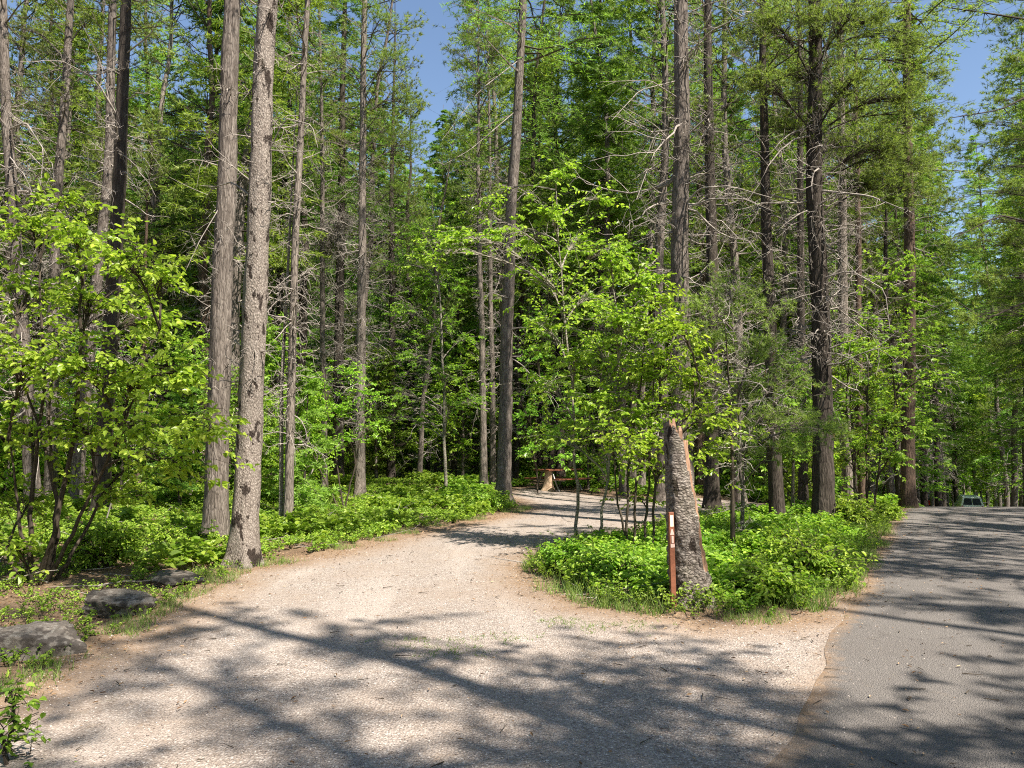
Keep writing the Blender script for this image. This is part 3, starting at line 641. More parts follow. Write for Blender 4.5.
leafy('broadleaf_tree', 'bright leafy young tree right of the furrowed pine', (868, 512), [[(868, 514), (866, 450), (868, 380), (872, 320)], [(872, 514), (880, 450), (896, 400)], [(862, 514), (852, 460), (846, 410)]],
      [(868, 325, 24, 18), (850, 350, 28, 22), (890, 355, 30, 24), (865, 385, 36, 30), (905, 385, 26, 18), (845, 410, 28, 20), (885, 420, 34, 28), (855, 445, 26, 18), (895, 455, 24, 16), (915, 430, 18, 10), (870, 470, 22, 12), (845, 375, 22, 14), (905, 300, 24, 16), (918, 335, 26, 18), (928, 378, 24, 16), (888, 278, 22, 14), (912, 262, 20, 10)], 18.5, 'leaf_mid', .075, 10, r=.03, seed=5, cat='tree', jit=1.0)
leafy('layered_sapling', 'fine-leaved sapling spreading in layers right of the slim mossy pine', (345, 500), [[(345, 500), (335, 450), (325, 400), (322, 360)], [(345, 500), (360, 440), (372, 400)], [(342, 500), (310, 450), (292, 425)]],
      [(322, 385, 22, 22), (345, 372, 20, 18), (300, 405, 24, 24), (335, 410, 24, 24), (370, 395, 20, 18), (285, 430, 18, 14), (320, 440, 20, 16), (372, 425, 18, 14), (350, 440, 16, 10), (265, 415, 14, 10)], 19, 'leaf', .062, 10, r=.022, seed=6, flat=.2, cat='tree')
leafy('young_hemlock', 'airy soft green sapling with pale stem left of the slim trunk pair', (446, 482), [[(446, 482), (444, 400), (440, 300), (432, 200)]],
      [(432, 195, 16, 14), (420, 230, 24, 22), (445, 240, 22, 18), (405, 265, 22, 20), (435, 280, 30, 26), (460, 290, 18, 14), (405, 310, 26, 22), (440, 325, 32, 28), (465, 340, 16, 12), (410, 355, 28, 22), (445, 370, 28, 22), (400, 395, 22, 16), (450, 405, 24, 14), (385, 420, 18, 10), (425, 420, 18, 10), (475, 400, 14, 8)], 24, 'leaf_mid', .075, 11, 'bark_white', .055, 7, flat=.2, cat='tree', jit=1.2)
leafy('broadleaf_tree', 'low leafy tree beside the picnic table with fresh green leaves', (540, 492), [[(538, 492), (535, 440), (540, 380)]],
      [(540, 385, 24, 18), (525, 415, 22, 18), (550, 430, 26, 20), (530, 450, 22, 14), (565, 455, 20, 12), (535, 350, 22, 16), (570, 410, 22, 14), (505+30, 320, 20, 12)], 26, 'leaf_mid', .09, 9, r=.03, seed=8, cat='tree', jit=1)
leafy('young_pine', 'small fluffy olive pine above the dead twigs on the island', (742, 548), [[(742, 548), (741, 470), (738, 390), (730, 290)]],
      [(728, 292, 24, 16), (700, 310, 20, 12), (755, 315, 24, 14), (715, 345, 32, 20), (755, 355, 30, 18), (700, 385, 26, 16), (740, 390, 34, 22), (785, 385, 26, 15), (765, 415, 32, 20), (720, 425, 30, 18), (800, 425, 24, 14), (745, 455, 26, 12), (785, 450, 22, 12), (825, 432, 18, 10)], 12.4, 'needle_pine', .085, 5, 'bark', .035, 9, 'tuft', cat='tree', jit=.9)
rt = leafy('leafy_plant', 'bright small-leaved plant in the bottom left corner of the gravel', (10, 768), [[(4, 775), (12, 740), (20, 690)], [(8, 775), (0, 720), (-10, 680)], [(14, 775), (30, 750), (40, 720)]],
      [(8, 695, 16, 4), (16, 722, 14, 3), (4, 745, 16, 4), (28, 765, 12, 3), (-20, 710, 30, 5)], 4.0, 'leaf_low', .038, 6, r=.004, seed=10, cat='plant', jit=.1)
# dead conifer with drooping bare twigs on the island
b = gpt(733, 560); rt = root('dead_sapling', b, 'dead thin conifer with drooping bare twigs on the island, right of the snag', 'tree')
p = Path([(0, 0, 0), (.02, 0, 1.6), (-.02, 0, 3)], 3.6, 2, .01); trunk_mesh(p, 3.6, .035, rt, M['stem'], False, 1)
mb = MB(); dead_branches(mb, p, 3.6, .03, .4, 3.4, 46, .4, .9, np.random.default_rng(3), 4); mb.build('dead_branches', M['twig'], rt)
# leaning dead poles on the left
def pole(name, label, cat, pts, Y, r):
    P = np.array([at(x, y, Y + dy) for x, y, dy in pts]); o = P[0].copy(); o[2] = tz(o[0], o[1]); P[0] = o - [0, 0, .03]
    t = np.linspace(0, len(P) - 1, 12); Q = np.stack([np.interp(t, np.arange(len(P)), P[:, k]) for k in range(3)], -1)
    ob = MB().add(*tubes((Q - o)[None], np.linspace(r, r * .3, 12)[None], 7)).build(name, M['twig'], smooth=True); ob.location = o; tag(ob, label, cat)
pole('fallen_branch', 'crooked pale dead branch leaning up out of the undergrowth left of the thick brown trunk', 'branch', [(104, 520, 0), (112, 500, 0), (122, 486, 0), (135, 474, .1)], 15, .016)
pole('fallen_branch', 'pale dead branch slanting up right of the slim mossy pine', 'branch', [(292, 490, 0), (312, 470, .2), (332, 450, .4), (345, 440, .6)], 19, .03)

# ---------------------------------------------------------------- background wood: templates, copied with their parts
def young_broadleaf(parent, H, Rr, rng, m):
    path = Path([(0, 0, 0), (rng.normal(0, .1), rng.normal(0, .1), H)], H, rng.integers(9), .05)
    trunk_mesh(path, H * 1.02, .012 * H, parent, M['bark'], False, 1)
    cl = []
    n = int(7 + H * 2.2)
    for k in range(n):
        t = (k + .5) / n; z = H * (.18 + .82 * t); rr_ = Rr * (1 - .65 * t) * rng.uniform(.5, 1); a = rng.uniform(0, 6.28)
        cl.append((np.array([math.cos(a) * rr_, math.sin(a) * rr_, z]), Rr * .42 * rng.uniform(.7, 1.2), 16))
    cluster_parts(parent, [path(np.linspace(.1 * H, H, 20))], cl, rng, 'leaf', m, .095, 8, (0, 0, 0), 'stem', 'foliage', 'branches', 1.0, .3)
TEMPL = {}
DENS = .8
def shade_crown(kind, p, H, cb, rng):
    """open crown of long level boughs with dense sprays and wide gaps"""
    return crown('larch', p, H, .2, cb, 3.4, rng, DENS * 1.35, 1.9, .42)
def template(kind, v):
    key = (kind, v)
    if key in TEMPL: return copy_tree(TEMPL[key])
    rng = np.random.default_rng(hash(('pine', 'fir', 'larch', 'young_fir', 'maple').index(kind) * 31 + v + 77))
    rt = root({'pine': 'pine_tree', 'fir': 'fir_tree', 'larch': 'larch_tree', 'young_fir': 'young_fir', 'maple': 'broadleaf_sapling'}[kind], (0, 0, 0), None, 'tree')
    if kind == 'maple':
        young_broadleaf(rt, [3.2, 4.6, 6.2, 5.2][v % 4], [1.1, 1.4, 1.8, 1.6][v % 4], rng, 'leaf_mid' if v % 2 else 'leaf')
    elif kind == 'young_fir':
        H = [3.5, 5.5, 8.0, 6.5][v % 4]; p = Path([(0, 0, 0), (.05, .02, H)], H, v, .02); trunk_mesh(p, H, .012 * H, rt, M['bark_dark'])
        crown('fir' if v % 2 else 'larch', p, H, .1, .1, H * .24, rng, 1.5, 1.35).build('crown', [M['bark_dark'], M['needle_fir' if v % 2 else 'needle_larch']], rt)
    else:
        H = {'pine': 21, 'fir': 23, 'larch': 24}[kind] + rng.uniform(-1.5, 2.5); lean = rng.normal(0, .8, 2)
        p = Path([(0, 0, 0), (lean[0] * .4, lean[1] * .4, H * .5), (lean[0], lean[1], H)], H, v, .11)
        trunk_mesh(p, H, rng.uniform(.15, .21), rt, M[['bark', 'bark_dark', 'bark_pale', 'bark', 'bark_red'][v % 5]])
        cb = {'pine': rng.uniform(.30, .5), 'fir': rng.uniform(.15, .3), 'larch': rng.uniform(.25, .4)}[kind]
        (shade_crown(kind, p, H, cb, rng) if DENS < .5 else crown(kind, p, H, .2, cb, {'pine': 2.5, 'fir': 2.6, 'larch': 2.7}[kind], rng, DENS * (1.25 if kind == 'pine' else 1), 1.5)).build('crown', [M['bark_dark'], M[NEED[kind]]], rt)
        mb = MB(); dead_branches(mb, p, H, .2, 1.5, H * (cb + .12), 110, .4, 1.9, rng, 4, 2.0); tag(mb.build('dead_branches', M['twig'], rt), kind='stuff')
    TEMPL[key] = rt; return rt
def copy_tree(o):
    c = o.copy(); COL.objects.link(c)
    for ch in o.children:
        d = ch.copy(); COL.objects.link(d); d.parent = c
    return c
PLACED = [v[2][:2] for v in FG.values()]
BG = []
def place(kind, v, x, y, s=1.0, label=None, group=None, rz=None):
    o = template(kind, v); o.location = (x, y, tz(x, y) - .05); o.rotation_euler = (0, 0, RNG.uniform(0, 6.28) if rz is None else rz); o.scale = (s, s, s)
    if 'label' in o: del o['label']
    if label: o['label'] = label
    if group: o['group'] = group
    PLACED.append(np.array([x, y])); return o
def clear(x, y, dmin):
    P = np.array(PLACED); return np.min(np.hypot(P[:, 0] - x, P[:, 1] - y)) > dmin
def open_ground(x, y, mg=.5):
    X = np.array([x]); Y = np.array([y]); return drive_sd(X, Y)[0] < -mg and road_sd(X, Y)[0] < -mg
GAPS = [(424, 15, 110), (964, 24, 105), (22, 12, 60), (150, 14, 60)]      # openings of blue sky above the wood: (px, half width, top of the trees)
def height_cap(x, y, crown_r):
    px, _ = topx((x, y, 5)); cap = 99
    for (c, w, ytop) in GAPS:
        rw = crown_r * F / y
        if abs(px - c) < w + rw * .8:
            d = ray(px, ytop); cap = min(cap, EYE + d[2] * y / d[1] - tz(x, y))
    return cap
rb = np.random.default_rng(21)
def scatter(nmax, ylo, yhi, kinds, dmin, smin, smax, HH, tall=True, tries=6000, xpad=4):
    got = 0
    for _ in range(tries):
        if got >= nmax: break
        y = rb.uniform(ylo, yhi); x = rb.uniform(-.662 * y - xpad, .662 * y + xpad)
        if not tall and y < 27 and 330 < topx((x, y, 0))[0] < 530: continue
        if not tall and y > 23 and 900 < topx((x, y, 0))[0] < 995: continue
        if not open_ground(x, y) or not clear(x, y, dmin): continue
        kind = kinds[rb.integers(len(kinds))]; v = rb.integers({'pine': 5, 'fir': 3, 'larch': 4, 'young_fir': 4, 'maple': 4}[kind])
        s = rb.uniform(smin, smax)
        if tall:
            cap = height_cap(x, y, 2.2) / HH[kind]
            if cap < s:
                if cap < .3: continue
                s = max(cap * rb.uniform(.85, 1), .3)
        elif height_cap(x, y, 1.5) < 3: continue
        o = place(kind, int(v), x, y, s); BG.append((o, kind)); got += 1
HT = {'pine': 22, 'fir': 24, 'larch': 25}
def stand(kind, v, px, y, s=1.0):
    d = ray(px, 445); x = d[0] * y / d[1]
    BG.append((place(kind, v, x, y, s), kind))
for q in [('pine', 1, 937, 44, 1.0), ('maple', 3, 905, 30, .9), ('larch', 1, 922, 44, 1.15), ('larch', 2, 936, 60, .8), ('pine', 2, 930, 53, .8), ('fir', 1, 895, 38, .9), ('larch', 3, 890, 30, .8),
          ('larch', 0, 997, 84, 1.4), ('maple', 2, 1026, 58, 1.4), ('fir', 2, 1022, 66, 1.0), ('larch', 1, 985, 84, .8), ('pine', 3, 1010, 78, .95), ('larch', 2, 1034, 54, 1.0), ('maple', 1, 1020, 76, 2.0), ('pine', 0, 978, 92, .8), ('fir', 0, 950, 90, .8), ('maple', 2, 962, 95, 2.0), ('maple', 2, 985, 98, 2.0),
          ('pine', 0, -12, 26, 1.05), ('pine', 1, 30, 31, 1.1), ('larch', 0, 62, 27, 1.0), ('pine', 3, 88, 30, 1.1), ('pine', 2, 140, 27, 1.05), ('larch', 3, 168, 33, 1.1), ('fir', 1, 190, 28, 1.0), ('pine', 4, 205, 25, 1.05), ('pine', 1, 300, 31, 1.1), ('larch', 1, 275, 29, 1.0), ('pine', 0, 350, 33, 1.1), ('larch', 3, 437, 38, .82), ('pine', 1, 410, 36, .9), ('pine', 3, 660, 25, 1.1), ('larch', 2, 640, 30, 1.1), ('pine', 2, 740, 26, 1.15), ('larch', 0, 790, 31, 1.1), ('pine', 4, 700, 33, 1.15), ('pine', 1, 560, 34, 1.1), ('pine', 0, 870, 33, 1.15), ('fir', 2, 905, 42, 1.15), ('pine', 3, 921, 56, 1.3),
          ('larch', 1, 941, 66, 1.4), ('maple', 2, 945, 92, 2.4), ('fir', 1, 955, 84, 1.5), ('larch', 2, 972, 90, 1.6), ('fir', 0, 992, 88, 1.5), ('larch', 0, 1004, 68, 1.45), ('maple', 2, 1008, 80, 2.2), ('pine', 2, 985, 96, 1.2), ('larch', 3, 1020, 60, 1.4), ('pine', 4, 932, 60, 1.45), ('larch', 1, 915, 48, 1.3), ('pine', 0, 1010, 58, 1.4), ('larch', 2, 1024, 50, 1.35), ('larch', 3, 1068, 41, 1.1), ('larch', 0, 1110, 31, 1.1), ('pine', 1, 1078, 36.5, 1.0), ('fir', 0, 1050, 47, 1.1), ('larch', 2, 1165, 25, 1.05), ('larch', 1, 1130, 40, 1.1)]:
    stand(*q)
scatter(32, 22.5, 32, ['pine', 'pine', 'larch', 'fir'], 2.4, .85, 1.05, HT)
scatter(52, 32, 46, ['pine', 'pine', 'larch', 'fir', 'fir'], 2.3, .9, 1.15, HT)
scatter(46, 46, 64, ['pine', 'larch', 'fir', 'fir'], 2.4, 1.0, 1.3, HT)
scatter(42, 17, 30, ['maple', 'young_fir', 'maple', 'maple'], 1.5, .6, 1.0, HT, tall=False)
scatter(95, 27, 60, ['maple', 'young_fir', 'maple', 'maple'], 1.7, .9, 1.6, HT, tall=False)

# trees beside and behind the viewer: they throw the shade on the gravel and the road
SHADE = [(6.6, -1.2, 'larch', 10), (9.6, -2.4, 'pine', 11), (8.0, -3.6, 'larch', 13), (11.8, -5, 'pine', 12), (3.2, -3.4, 'larch', 10), (14.2, 6.2, 'pine', 12), (12.6, -.8, 'larch', 10), (17.5, 11.5, 'larch', 13), (20.5, 16, 'pine', 11), (11, -8, 'larch', 10),
         (4.5, -6.5, 'larch', 13), (18.5, 3.5, 'pine', 12), (-9.5, 1, 'pine', 11), (20.5, 8, 'larch', 10), (16, -3, 'larch', 13), (6.0, -5.2, 'pine', 12), (1.5, -5.5, 'pine', 11), (15.2, 3.9, 'pine', 12), (14.9, 8.8, 'larch', 10), (18.6, 13.6, 'larch', 13), (22.6, 19.4, 'pine', 12), (9.9, 5.9, 'pine', 11), (12.6, 3.4, 'larch', 10), (16.2, 9.9, 'pine', 12)]
DENS = .2
rsh = np.random.default_rng(40)
for x, y, k, v in SHADE:
    place(k, v, x, y, rsh.uniform(.88, 1.0), rz=rsh.uniform(0, 6.28), label= 'tall bare-trunked conifer standing outside the photo that shades the gravel and the road', group='conifers outside the frame')
DENS = .8
rr = np.random.default_rng(91); k = 0
while k < 74:       # the forest goes on all round the clearing
    a = rr.uniform(0, 6.28); d = rr.uniform(21, 48); x = d * math.cos(a); y = d * math.sin(a)
    if (y > 0 and abs(x) < .662 * y + 5) or not open_ground(x, y, 1) or not clear(x, y, 2.2): continue
    place(['fir', 'larch', 'pine', 'fir'][k % 4], k % 3, x, y, rr.uniform(.9, 1.1), 'tall conifer of the surrounding forest, outside the photo', 'conifers outside the frame'); k += 1

# labels of the background wood: each named by its kind, its rank in depth and its order across the photo
LAND = [(0, 'behind the big leafy shrub'), (150, 'left of the thick brown trunk'), (235, 'behind the two thick pines'), (275, 'by the slim mossy pine'), (345, 'by the straight grey pine'), (425, 'behind the airy green sapling'), (500, 'behind the two-toned trunk'),
        (560, 'beyond the picnic table'), (640, 'behind the young birches'), (700, 'behind the broken snag'), (770, 'behind the fluffy olive pine'), (830, 'behind the furrowed pine'), (890, 'behind the red-brown trunk'), (960, 'above the white van'), (1100, 'at the right photo edge')]
KN = {'pine': 'olive-crowned pine', 'fir': 'dark drooping fir', 'larch': 'feathery green larch', 'young_fir': 'small young conifer', 'maple': 'young broadleaf sapling'}
ORD = ['leftmost', 'second from left', 'third from left', 'fourth from left', 'fifth from left', 'sixth from left', 'seventh from left', 'eighth from left', 'ninth from left', 'tenth from left']
cells = {}
for o, k in BG:
    x, y, z = o.location; px = topx((x, y, 2))[0]
    rank = 'near' if y < 30 else 'middle' if y < 42 else 'rear'
    land = min(LAND, key=lambda q: abs(q[0] - px))[1]
    cells.setdefault((k, rank, land), []).append((px, o))
for (k, rank, land), L_ in cells.items():
    L_.sort(key=lambda q: q[0])
    for i_, (px, o) in enumerate(L_):
        o['label'] = (f'{KN[k]} in the {rank} rank {land}' if len(L_) == 1 else f'{KN[k]} in the {rank} rank {land}, {ORD[min(i_, 9)]}')
        o['group'] = {'pine': 'pines of the background wood', 'fir': 'firs of the background wood', 'larch': 'larches of the background wood', 'young_fir': 'young conifers under the wood', 'maple': 'broadleaf saplings under the wood'}[k]

# far-off wood: one mass
def mesh_data(o):
    me = o.data; n = len(me.vertices); V = np.empty(n * 3, np.float32); me.vertices.foreach_get('co', V)
    sizes = np.empty(len(me.polygons), np.int32); me.polygons.foreach_get('loop_total', sizes)
    mi = np.empty(len(me.polygons), np.int32); me.polygons.foreach_get('material_index', mi)
    li = np.empty(len(me.loops), np.int32); me.loops.foreach_get('vertex_index', li); st = np.concatenate([[0], np.cumsum(sizes)[:-1]])
    out = []
    for s in (3, 4):
        for m_ in range(max(1, len(me.materials))):
            sel = (sizes == s) & (mi == m_)
            if sel.any(): out.append((li[st[sel][:, None] + np.arange(s)], m_))
    return V.reshape(-1, 3), out
far = MB(); rf = np.random.default_rng(5); protos = []
for k_, v_ in (('fir', 7), ('larch', 8), ('pine', 9)):
    H = 22; p = Path([(0, 0, 0), (.2, 0, H)], H, v_, .05)
    c_ = crown(k_, p, H, .2, [.05, .1, .2][v_ - 7], 3.2, rf, .4, 2.8)
    t = MB(); V_, F_ = tubes(p(np.linspace(-1, H, 8))[None], rad(np.linspace(0, H, 8), H, .2)[None], 6)
    protos.append((c_, (V_, F_)))
cnt = 0
for _ in range(5000):
    if cnt >= 330: break
    y = rf.uniform(62, 115); x = rf.uniform(-.69 * y - 4, .69 * y + 4)
    if not open_ground(x, y, 1.5) or (y < 86 and 915 < 512 + F * x / y < 1005): continue
    s = rf.uniform(.95, 1.5); cap = height_cap(x, y, 2.5) / 22
    if cap < s:
        s = cap * rf.uniform(.85, 1)
        if s < .3: continue
    k = rf.integers(3); c_, (V_, F_) = protos[k]; a = rf.uniform(0, 6.28); Rm = np.array([[math.cos(a), -math.sin(a), 0], [math.sin(a), math.cos(a), 0], [0, 0, 1]])
    off = np.array([x, y, tz(x, y)]); VV = np.concatenate(c_.v) @ Rm.T * s + off
    base = far.n; far.v.append(VV.astype(np.float32)); far.n += len(VV)
    for f_, m_ in c_.f: far.f.append((f_ + base, 0 if m_ == 0 else (1 + k)))
    far.add(V_ * s + off, F_, 0); cnt += 1
o = far.build('distant_wood', [M['bark'], M['needle_fir'], M['needle_larch'], M['needle_pine']]); tag(o, 'dense far-off conifer wood closing the view behind the camp', 'wood', kind='stuff')

# ---------------------------------------------------------------- undergrowth
def plants(name, label, cat, pts, hts, rng, m='leaf_low', nl=11, size=.06):
    """low leafy plants: several arching stems each with leaves"""
    n = len(pts); ns = 3
    B = np.repeat(pts, ns, 0); az = rng.uniform(0, 6.28, n * ns); H = np.repeat(hts, ns) * rng.uniform(.6, 1.1, n * ns)
    P = curve_pts(B, az, np.full(n * ns, 1.1), H * 1.1, np.full(n * ns, -.25), 4)
    mb = MB(); mb.add(*tubes(P, np.full((n * ns, 1), .0025) * np.array([[1.2, 1, .8, .4]]), 3), 1)
    u = rng.uniform(.3, 1, (n * ns, nl)); fi = u * 3; i0 = np.clip(fi.astype(int), 0, 2); fr = (fi - i0)[..., None]; ar = np.arange(n * ns)[:, None]
    C = (P[ar, i0] * (1 - fr) + P[ar, i0 + 1] * fr).reshape(-1, 3)
    a2 = rng.uniform(0, 6.28, len(C)); D = np.stack([np.cos(a2), np.sin(a2), rng.normal(.0, .3, len(C))], -1)
    Nn = np.array([0, 0, 1.]) + rng.normal(0, .35, (len(C), 3))
    mb.add(*leaves(C, D, Nn, size * rng.uniform(.5, 1.3, len(C)) * np.repeat(np.clip(np.repeat(hts, ns) / .3, .6, 1.3), nl)), 0)
    o = mb.build(name, [M[m], M['stem']]); tag(o, label, cat, kind='stuff'); return o
def fnoise(x, y, s, seed):
    return np.array([noise.noise(Vector((a * s, b_ * s, seed))) for a, b_ in zip(x, y)])
ru = np.random.default_rng(12)
# island
X = ru.uniform(0, 13, 30000); Y = ru.uniform(7, 21, 30000); si = signed(ISLAND, X, Y); nz = fnoise(X, Y, .8, 3)
front = Y < 13.5
snag = np.hypot(X - 1.62, Y - 7.45) > .5
n2_ = fnoise(X, Y, 2.2, 8)
keep = snag & (si > .16 + .35 * nz + .2 * n2_) & ((front & (nz > -.35) & (n2_ > -.12)) | (~front & (nz > .05))) & (road_sd(X, Y) < -.25)
X, Y, si, nz = X[keep][:3600], Y[keep][:3600], si[keep][:3600], (nz + n2_)[keep][:3600]
Hh = (.11 + .20 * np.clip(si / 1.0, 0, 1)) * (1 + .6 * nz) * ru.uniform(.55, 1.35, len(X))
plants('island_undergrowth', 'bright green leafy undergrowth covering the island beside the road', 'undergrowth', np.stack([X, Y, terrain(X, Y)], -1), Hh, ru, nl=9, size=.058)
X = ru.uniform(0, 13, 14000); Y = ru.uniform(7, 21, 14000); si = signed(ISLAND, X, Y); n3 = fnoise(X, Y, 1.5, 17); k3 = (si > .05) & (n3 > -.05) & (road_sd(X, Y) < -.15); X, Y = X[k3][:2000], Y[k3][:2000]
plants('island_seedlings', 'small-leaved paler weeds and seedlings between the island undergrowth', 'undergrowth', np.stack([X, Y, terrain(X, Y)], -1), ru.uniform(.1, .42, len(X)), ru, 'leaf_mid', nl=12, size=.03)
X = ru.uniform(0, 13, 60000); Y = ru.uniform(7, 21, 60000); si = signed(ISLAND, X, Y); n3 = fnoise(X, Y, .9, 27); k3 = (si > -.05) & (n3 > -.1) & (road_sd(X, Y) < -.1); X, Y = X[k3][:5200], Y[k3][:5200]; n = len(X)
C = np.repeat(np.stack([X, Y, terrain(X, Y)], -1), 5, 0) + np.c_[ru.normal(0, .03, (n * 5, 2)), np.zeros(n * 5)]; D = np.c_[ru.normal(0, .4, (n * 5, 2)), np.ones(n * 5)]
tag(MB().add(*blades(C, D, ru.uniform(.06, .26, n * 5), np.full(n * 5, .008), ru)).build('island_grass', M['grass']), 'long green grass growing among the island undergrowth', 'grass', kind='stuff')
# left wood floor
X = ru.uniform(-23, 2, 60000); Y = ru.uniform(8, 34, 60000); nz = fnoise(X, Y, .45, 9); dsd = drive_sd(X, Y)
dens = np.clip(1.25 - Y / 40, .3, 1)
leftbare = (X < -4.6) & (Y < 10.8) & (X < -3.2)
keep = (dsd < -.25 - .3 * np.abs(nz)) & (ru.random(len(X)) < dens) & (nz > -.42) & (X > -.69 * Y - 1) & ~((X > -3.2 - .1 * Y) & (Y < 9.6)) & ~leftbare & (Y > 9.4) & ~((X > -.6) & (Y > 21.5))
X, Y, nz = X[keep][:15000], Y[keep][:15000], nz[keep][:15000]
plants('forest_floor_undergrowth', 'bright green leafy ground cover on the forest floor left of the drive', 'undergrowth', np.stack([X, Y, terrain(X, Y)], -1), (.20 + .12 * nz) * ru.uniform(.7, 1.3, len(X)), ru, nl=7, size=.066)
X = ru.uniform(-20, 1, 40000); Y = ru.uniform(9.5, 30, 40000); n4 = fnoise(X, Y, .6, 31); dsd = drive_sd(X, Y)
k4 = (dsd < -.5) & (n4 > .22) & (X > -.69 * Y - 1) & ~((X > -3.2 - .1 * Y) & (Y < 9.6)) & ~((X > -.6) & (Y > 21.5)); X, Y = X[k4][:1500], Y[k4][:1500]
plants('thimbleberry_patches', 'patches of taller broad-leaved plants in the ground cover left of the drive', 'undergrowth', np.stack([X, Y, terrain(X, Y)], -1), ru.uniform(.3, .6, len(X)), ru, 'leaf_mid', nl=7, size=.095)
n = 900; X = ru.uniform(-14, 12, n); Y = ru.uniform(8, 26, n); dsd = np.maximum(drive_sd(X, Y), road_sd(X, Y)); k5 = dsd < -.15; X, Y = X[k5], Y[k5]; n = len(X)
P = curve_pts(np.c_[X, Y, terrain(X, Y) + .03], ru.uniform(0, 6.28, n), ru.normal(.12, .14, n), ru.uniform(.2, 1.1, n), ru.normal(0, .06, n), 5); w = ru.normal(0, .012, P.shape); P = P + np.cumsum(w, 1)
tag(MB().add(*tubes(P, ru.uniform(.003, .011, (n, 1)) * np.array([[1, .9, .8, .6, .3]]), 4)).build('fallen_twigs', M['twig']), 'dry fallen twigs lying on the forest floor', 'twigs', kind='stuff')
# sparse near-left bits round the rocks
X = ru.uniform(-8, -2.4, 7000); Y = ru.uniform(4.5, 11, 7000); nz = fnoise(X, Y, 1.3, 4); dsd = drive_sd(X, Y)
keep = (dsd < -.05) & (nz > -.12) ; X, Y = X[keep][:1500], Y[keep][:1500]
plants('rock_border_plants', 'sparse low green plants around the grey boulders at the left edge', 'undergrowth', np.stack([X, Y, terrain(X, Y)], -1), ru.uniform(.07, .2, len(X)), ru, nl=7, size=.042)
# beyond the loop and road side
X = ru.uniform(-2, 40, 60000); Y = ru.uniform(20, 48, 60000); nz = fnoise(X, Y, .4, 2); dsd = np.maximum(drive_sd(X, Y), road_sd(X, Y))
keep = (dsd < -.35) & (nz > -.2) & (X < .69 * Y + 2); X, Y = X[keep][:7000], Y[keep][:7000]
plants('far_undergrowth', 'green undergrowth under the trees beyond the picnic table and the loop', 'undergrowth', np.stack([X, Y, terrain(X, Y)], -1), ru.uniform(.2, .55, len(X)), ru, nl=6, size=.11)
X = ru.uniform(18, 75, 40000); Y = ru.uniform(44, 112, 40000); dsd = road_sd(X, Y); px_ = 512 + F * X / Y
keep = (dsd < -.5) & (px_ > 840) & (px_ < 1060) & ~((np.abs(px_ - 965) < 34) & (Y < 82)); X, Y = X[keep][:4500], Y[keep][:4500]
plants('roadside_undergrowth', 'green undergrowth below the far trees past the road crest', 'undergrowth', np.stack([X, Y, terrain(X, Y)], -1), ru.uniform(.3, .9, len(X)), ru, nl=7, size=.2)
# grass along edges
X = ru.uniform(-6, 14, 90000); Y = ru.uniform(5, 24, 90000); dsd = np.maximum(drive_sd(X, Y), road_sd(X, Y)); nz = fnoise(X, Y, 1.1, 6)
keep = (dsd < .12) & (dsd > -.6) & (nz > .12); X, Y = X[keep][:9000], Y[keep][:9000]; n = len(X)
C = np.repeat(np.stack([X, Y, terrain(X, Y) + .0], -1), 5, 0) + np.c_[ru.normal(0, .03, (n * 5, 2)), np.zeros(n * 5)]
D = np.c_[ru.normal(0, .45, (n * 5, 2)), np.ones(n * 5)]
o = MB().add(*blades(C, D, ru.uniform(.05, .14, n * 5), np.full(n * 5, .006), ru)).build('edge_grass', M['grass']); tag(o, 'thin green grass along the gravel and road edges', 'grass', kind='stuff')
wp = np.concatenate([gpt(px_, py_)[:2] + ru.normal(0, .12, (n_, 2)) for px_, py_, n_ in [(400, 641, 12), (430, 645, 16), (462, 650, 18), (490, 640, 14), (515, 640, 12), (445, 655, 12), (560, 622, 30), (600, 628, 25), (640, 626, 25)]])
C = np.repeat(np.c_[wp, terrain(wp[:, 0], wp[:, 1])], 6, 0) + np.c_[ru.normal(0, .02, (len(wp) * 6, 2)), np.zeros(len(wp) * 6)]; D = np.c_[ru.normal(0, .8, (len(C), 2)), np.full(len(C), .7)]
tag(MB().add(*blades(C, D, ru.uniform(.02, .06, len(C)), np.full(len(C), .006), ru)).build('drive_grass', M['grass']), 'short thin grass sprouting through the gravel', 'grass', kind='stuff')
# loose stones on the drive, dry needles and cones litter
def stones(name, n, region, smin, smax, m, label, kind='stuff', maxsd=None):
    X = ru.uniform(region[0], region[1], n * 4); Y = region[2] + (region[3] - region[2]) * ru.random(n * 4) ** 1.6; d = drive_sd(X, Y)
    k = (d > -.15) & (road_sd(X, Y) < .25 + .9 * ru.random(n * 4) ** 3); X, Y = X[k][:n], Y[k][:n]; n = len(X)
    s = smin + (smax - smin) * ru.random(n) ** 3
    base = np.array([[1, 0, 0], [-1, 0, 0], [0, 1, 0], [0, -1, 0], [0, 0, 1], [0, 0, -1]], float)
    V = base[None] * (1 + ru.normal(0, .25, (n, 6, 1))) + ru.normal(0, .15, (n, 6, 3)); V = V * s[:, None, None] * np.array([1, 1, .6])
    V = V + np.stack([X, Y, terrain(X, Y) + .006], -1)[:, None]
    f = np.array([[0, 2, 4], [2, 1, 4], [1, 3, 4], [3, 0, 4], [2, 0, 5], [1, 2, 5], [3, 1, 5], [0, 3, 5]])
    Fc = (np.arange(n)[:, None, None] * 6 + f[None]).reshape(-1, 3)
    o = MB().add(V, Fc).build(name, m); tag(o, label, 'gravel', kind=kind)
m, nt, N, L = mat('pebble'); gm = N.new('ShaderNodeNewGeometry')
